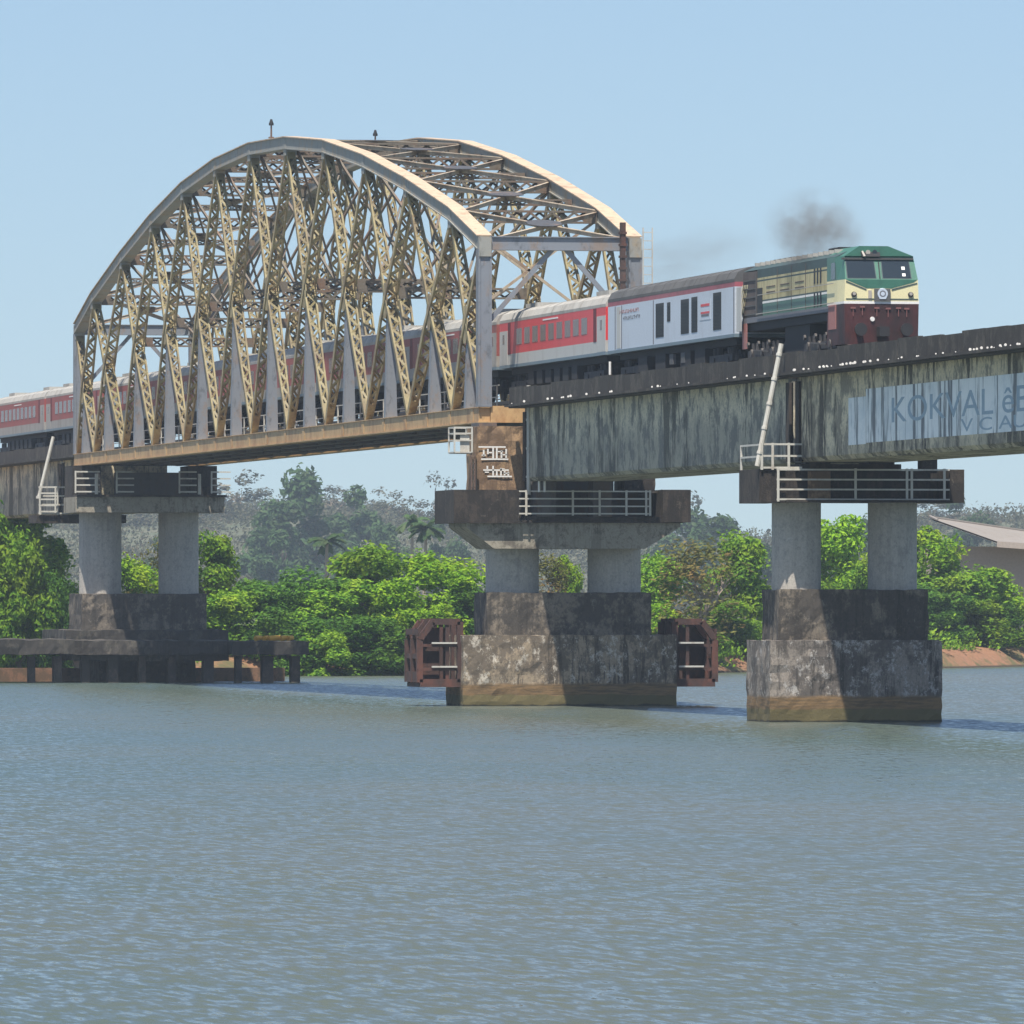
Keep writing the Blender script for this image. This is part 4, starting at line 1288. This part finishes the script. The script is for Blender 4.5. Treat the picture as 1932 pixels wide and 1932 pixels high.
TREE_N = [0]
def tree(kind, px, D, top_py, width_px, label, cat='tree', group=None, base=None, name='tree'):
    x = tx(px, D); top = zz(top_py, D)
    gz = ground_z(x, D) if base is None else base
    H = top - gz; r = width_px * D / 17266 / 2
    i = TREE_N[0]; TREE_N[0] += 1
    cm, tm = CR[kind][i % len(CR[kind])]
    root = thing(name, (x, D, gz), label, cat, group)
    hz = H / 1.45
    c = bpy.data.objects.new('crown', cm); COL.objects.link(c); c.parent = root
    c.scale = (r, r, hz); c.rotation_euler = (0, 0, i * 1.3)
    t = bpy.data.objects.new('trunk', tm); COL.objects.link(t); t.parent = root
    t.scale = (r * .9, r * .9, hz * .85)
    return root
G = 'mangrove trees along the far bank'
near = [
 ('mid', 8, 556, 912, 170, 'leafy tree behind the one at the left photo edge, under the approach girder'),
 ('mid', 50, 521, 995, 120, 'green tree just behind the left end of the jetty'),
 ('dark', 98, 522, 1060, 75, 'narrow dark bush squeezed against the left pier column, behind the jetty'),
 ('mid', 5, 523, 930, 130, 'tall leafy tree at the left photo edge in front of the approach girder'),
 ('mid', 72, 552, 985, 150, 'rounded green tree left of the left pier, in front of the far pier'),
 ('mid', -22, 548, 1040, 150, 'green tree cut by the left photo edge, above the jetty'),
 ('dark', 40, 546, 1075, 140, 'low dark green tree above the left part of the jetty'),
 ('mid', 112, 545, 1090, 100, 'small green tree touching the left side of the left pier'),
 ('bright', 262, 556, 1040, 105, 'yellow green tree framed between the two left pier columns'),
 ('dry', 300, 562, 1000, 110, 'thin brownish tree behind the right column of the left pier'),
 ('mid', 405, 566, 985, 115, 'green and brown tree just right of the left pier columns'),
 ('mid', 425, 549, 1085, 130, 'leafy mangrove beside the right edge of the left pier plinth'),
 ('dark', 505, 552, 1068, 150, 'dark rounded mangrove above the orange floats'),
 ('dark', 590, 553, 1055, 150, 'dark green mangrove left of the tallest centre tree'),
 ('mid', 705, 560, 982, 165, 'tallest green tree in the centre gap below the truss'),
 ('mid', 650, 551, 1085, 150, 'spreading mangrove in front of the tallest centre tree'),
 ('bright', 745, 552, 1075, 140, 'bright green mangrove between the tallest centre tree and the middle pier'),
 ('bright', 845, 558, 1032, 160, 'brightest lime green tree touching the middle pier columns'),
 ('bright', 800, 550, 1120, 130, 'low bright mangrove left of the steel fender'),
 ('dark', 560, 547, 1135, 130, 'low dark mangrove hanging over the jetty end'),
 ('dark', 690, 547, 1150, 140, 'dark low mangrove at the water edge in the centre gap'),
 ('mid', 620, 545, 1165, 110, 'low bush at the water edge right of the jetty end'),
 ('dark', 760, 548, 1165, 100, 'shadowed bush at the water edge left of the fender'),
 ('dark', 905, 556, 1100, 90, 'dark foliage tucked behind the middle pier plinth'),
 ('dry', 1040, 572, 1030, 140, 'dry brown tree seen between the middle pier columns'),
 ('bright', 1085, 577, 1032, 60, 'small bright green tree between the middle pier columns'),
 ('mid', 1262, 572, 1005, 130, 'green tree immediately right of the middle pier columns'),
 ('dry', 1345, 566, 1000, 210, 'sparse tree with bare pale branches right of the middle pier'),
 ('mid', 1425, 580, 985, 130, 'green tree left of the right pier columns'),
 ('mid', 1385, 573, 1110, 120, 'low green bush under the sparse bare branched tree'),
 ('bright', 1250, 566, 1120, 90, 'low yellow green bush behind the right fender'),
 ('bright', 1600, 590, 948, 150, 'bright green tree framed between the right pier columns'),
 ('mid', 1570, 585, 1050, 110, 'green tree low behind the left column of the right pier'),
 ('mid', 1660, 587, 1030, 110, 'green tree low behind the right column of the right pier'),
 ('bright', 1785, 598, 962, 140, 'yellow green tree right of the right pier, left of the shed roof'),
 ('mid', 1862, 596, 1035, 170, 'wide green tree in front of the shed roof'),
 ('bright', 1935, 598, 1050, 140, 'bright tree cut by the right photo edge below the shed'),
 ('dark', 1790, 592, 1090, 140, 'dark green bush right of the right pier plinth'),
 ('mid', 1890, 594, 1110, 130, 'green bush above the red earth bank at right'),
 ('dark', 1815, 590, 1140, 110, 'lowest dark bush on the waterside right of the right pier'),
 ('dark', 1935, 596, 1130, 90, 'dark bush at the right photo edge above the red bank'),
 ('mid', 1420, 574, 1150, 100, 'low bush at the water edge between middle and right pier'),
]
for i, (k, px, D_, top, wd, lab) in enumerate(near):
    if px > 1750: D_ += 26
    tree(k, px, D_, top, wd * 1.5, lab, 'tree' if 'bush' not in lab else 'bush', G, name='mangrove_tree' if 'bush' not in lab else 'bush')
# hillside trees, each tied to something one can find
G2 = 'hazy trees on the far hillside'
hill = [
 ('far', 575, 900, 858, 150, 'largest blue grey hillside tree, its top touching the truss floor'),
 ('far', 555, 880, 930, 130, 'blue grey tree below the largest hillside tree'),
 ('far', 700, 930, 898, 130, 'rounded hazy tree on the ridge above the tallest centre mangrove'),
 ('far', 640, 900, 955, 120, 'hazy green tree in the dip below the ridge'),
 ('fardry', 765, 940, 912, 90, 'thin leafless tree on the ridge left of the middle pier cap'),
 ('fardry', 660, 935, 905, 90, 'pinkish dry tree between the two rounded hillside trees'),
 ('fardry', 480, 930, 880, 120, 'pale dry scrub tree under the truss floor, left of the largest hillside tree'),
 ('fardry', 430, 920, 900, 130, 'grey brown scrub tree right of the left pier railing'),
 ('far', 520, 840, 985, 120, 'dull green tree on the lower slope under the largest hillside tree'),
 ('fardry', 600, 830, 1010, 120, 'brown scrub on the lower slope, centre gap'),
 ('fardry', 865, 930, 880, 75, 'wispy treetop left of the pier ladder against the sky'),
 ('far', 870, 880, 960, 90, 'grey green tree just left of the middle pier cap'),
 ('fardry', 540, 800, 1040, 110, 'brown scrub just above the dark rounded mangrove'),
 ('far', 760, 850, 975, 100, 'grey green tree behind the tallest centre mangrove, on its right'),
 ('fardry', 250, 900, 960, 120, 'dry scrub seen between the left pier columns, high up'),
 ('far', 1330, 870, 935, 130, 'blue green tree right of the middle pier cap'),
 ('far', 1400, 830, 955, 130, 'hazy green tree left of the right pier cap'),
 ('fardry', 1290, 930, 910, 100, 'pale scrub tree above the right block of the middle pier cap'),
 ('fardry', 1365, 940, 918, 110, 'pale dry tree touching the right pier cap on its left'),
 ('fardry', 1800, 950, 925, 120, 'reddish dry tree on the ridge right of the right pier cap'),
 ('far', 1905, 930, 905, 110, 'green ridge tree at the right photo edge above the shed'),
 ('fardry', 1870, 900, 930, 130, 'pinkish scrub on the ridge above the shed roof'),
 ('far', 1770, 850, 955, 110, 'dull green tree right of the right pier cap, behind the yellow green tree'),
 ('far', 1520, 800, 960, 120, 'hazy tree behind the left column top of the right pier'),
 ('far', 1690, 800, 955, 120, 'hazy tree behind the right column top of the right pier'),
 ('fardry', 400, 840, 960, 110, 'brown grey scrub beside the right column of the left pier, upper slope'),
 ('far', 330, 800, 990, 110, 'grey tree behind the right column of the left pier'),
 ('fardry', 720, 800, 985, 100, 'pale scrub directly behind the top of the tallest centre mangrove'),
 ('fardry', 820, 910, 930, 100, 'grey leafless scrub right of the thin leafless tree'),
]
for k, px, D_, top, wd, lab in hill:
    tree(k, px, D_ * (1.75 if k == 'far' else 2.05) if D_ > 790 else D_, top, wd * 1.2, lab, 'tree', G2, name='hillside_tree')
# scrub mass on the hillside (uncountable)
rnd = random.Random(77)
vs = []; fs = []
for c in range(2600):
    y = rnd.uniform(1400, 2240); u = rnd.uniform(-100, 2050); x = tx(u, y); g = ground_z(x, y)
    h = rnd.uniform(1.5, 4.5); r_ = rnd.uniform(1.5, 5)
    for k in range(60):
        d = Vector((rnd.gauss(0, .5), rnd.gauss(0, .5), min(1, abs(rnd.gauss(0, .5)))))
        p = Vector((x, y, g)) + Vector((d.x * r_, d.y * r_, d.z * h))
        n_ = Vector((rnd.gauss(0, 1), rnd.gauss(0, 1), rnd.gauss(.3, 1))).normalized(); a_ = n_.orthogonal().normalized(); b_ = n_.cross(a_); s_ = rnd.uniform(.22, .5)
        o = len(vs); vs += [p - a_ * s_, p - b_ * s_ * .6, p + a_ * s_, p + b_ * s_ * .6]; fs.append((o, o + 1, o + 2, o + 3))
me = bpy.data.meshes.new('scrub'); me.from_pydata(vs, [], fs); me.materials.append(M['leaf_fardry']); me.update()
o = bpy.data.objects.new('scrub', me); COL.objects.link(o); o['kind'] = 'stuff'; o['label'] = 'dry scrub covering the hazy hillside'; o['category'] = 'scrub'
# low green ground cover behind the mangroves
vs = []; fs = []
for c in range(2600):
    u = rnd.uniform(-120, 2060); y = rnd.uniform(0, 1)
    t_ = tx(u, 570); y = bank_D(t_) + 2.5 + 60 * rnd.random() ** 1.5; x = tx(u, y)
    if x > 128 and y < bank_D(x) + 5: continue
    g = ground_z(x, y); h = rnd.uniform(.4, 1.6); r_ = rnd.uniform(.4, 1.2)
    for k in range(34):
        d = Vector((rnd.gauss(0, .5), rnd.gauss(0, .5), abs(rnd.gauss(0, .5))))
        p = Vector((x, y, g)) + Vector((d.x * r_, d.y * r_, d.z * h))
        n_ = Vector((rnd.gauss(0, 1), rnd.gauss(-.3, 1), rnd.gauss(.5, 1))).normalized(); a_ = n_.orthogonal().normalized(); b_ = n_.cross(a_); s_ = rnd.uniform(.07, .2)
        o = len(vs); vs += [p - a_ * s_, p - b_ * s_ * .5, p + a_ * s_, p + b_ * s_ * .5]; fs.append((o, o + 1, o + 2, o + 3))
me = bpy.data.meshes.new('undergrowth'); me.from_pydata(vs, [], fs); me.materials.append(M['leaf_mid']); me.update()
o = bpy.data.objects.new('undergrowth', me); COL.objects.link(o); o['kind'] = 'stuff'; o['label'] = 'low green undergrowth on the far bank'; o['category'] = 'undergrowth'

# palms in the haze left of the middle pier
def palm(px, D_, top_py, label, seed):
    rnd = random.Random(seed); x = tx(px, D_); gz = ground_z(x, D_); top = zz(top_py, D_)
    r = thing('palm_tree', (x, D_, gz), label, 'palm', 'hazy palms left of the middle pier')
    s = MB(); s.tube((x, D_, gz - .3), (x + .3, D_, top - 1), .22, .14, 8); s.build('trunk', M['bark_pale'], r)
    s = MB()
    for k in range(16):
        a = k * 2.4; e = rnd.uniform(-.3, .9); p = Vector((x + .3, D_, top - 1)); d = Vector((math.cos(a) * math.cos(e), math.sin(a) * math.cos(e), math.sin(e)))
        for q in range(5):
            nx = p + d * .42; sd = d.cross(Vector((0, 0, 1))).normalized()
            for sg in (-1, 1):
                s.add([p, nx, nx + sd * sg * .35 - Vector((0, 0, .25)), p + sd * sg * .45 - Vector((0, 0, .3))], [(0, 1, 2, 3)])
            p = nx; d = (d + Vector((0, 0, -.24))).normalized()
    s.build('fronds', M['leaf_far'], r)
palm(820, 900, 975, 'palm immediately left of the middle pier cap, pale trunk showing', 3)
palm(795, 940, 962, 'palm standing behind and left of the pale trunked palm', 4)
palm(628, 900, 1000, 'small palm left of the tallest centre mangrove', 5)

# shed at the right
sh = thing('shed', (tx(1870, 640), 640, 1.5), 'low shed with brown sheet roof behind the trees at right photo edge', 'shed')
x0, xm, x1 = tx(1806, 640), tx(1840, 640), tx(2080, 640)
s = MB(); s.box(x0 + 1.2, x1, 640.5, 652, .5, 8.4); s.build('wall', M['fascia'], sh)
s = MB()
s.add([(x0, 638.5, 10.25), (xm, 646, 10.55), (x1, 646, 9.3), (x1, 638, 8.35), (xm + 3, 638, 8.75)], [(0, 4, 3, 2, 1)])
s.add([(x0, 638.5, 10.13), (xm, 646, 10.43), (x1, 646, 9.18), (x1, 638, 8.23), (xm + 3, 638, 8.63)], [(1, 2, 3, 4, 0)])
s.build('roof', M['sheet'], sh)
s = MB(); s.beam((xm + 3, 637.9, 8.55), (x1, 637.9, 8.15), .06, .42, (0, 1, 0)); s.build('fascia_board', M['fascia'], sh)
s = MB(); s.beam((x0, 638.4, 10.3), (xm, 645.9, 10.62), .2, .1); s.beam((xm, 645.9, 10.6), (x1, 645.9, 9.35), .2, .1, (0, 1, 0)); s.build('ridge_cap', M['sheet'], sh)

# ------------------------------------------------------------------ haze
def haze():
    s = MB(); s.box(-1000, 1900, -80, 3100, -3.5, 75)
    m = bpy.data.materials.new('haze_air'); m.use_nodes = True; n = m.node_tree
    n.nodes.remove(n.nodes['Principled BSDF'])
    v = nd(n, 'ShaderNodeVolumePrincipled')
    v.inputs['Color'].default_value = (.72, .86, 1, 1)
    v.inputs['Density'].default_value = .00013
    n.links.new(v.outputs[0], n.nodes['Material Output'].inputs['Volume'])
    o = s.build('haze', m); o['kind'] = 'stuff'; o['label'] = 'thin pale haze in the air over the river'; o['category'] = 'haze'
haze()

for o in bpy.data.objects:
    if '_base' in o: del o['_base']
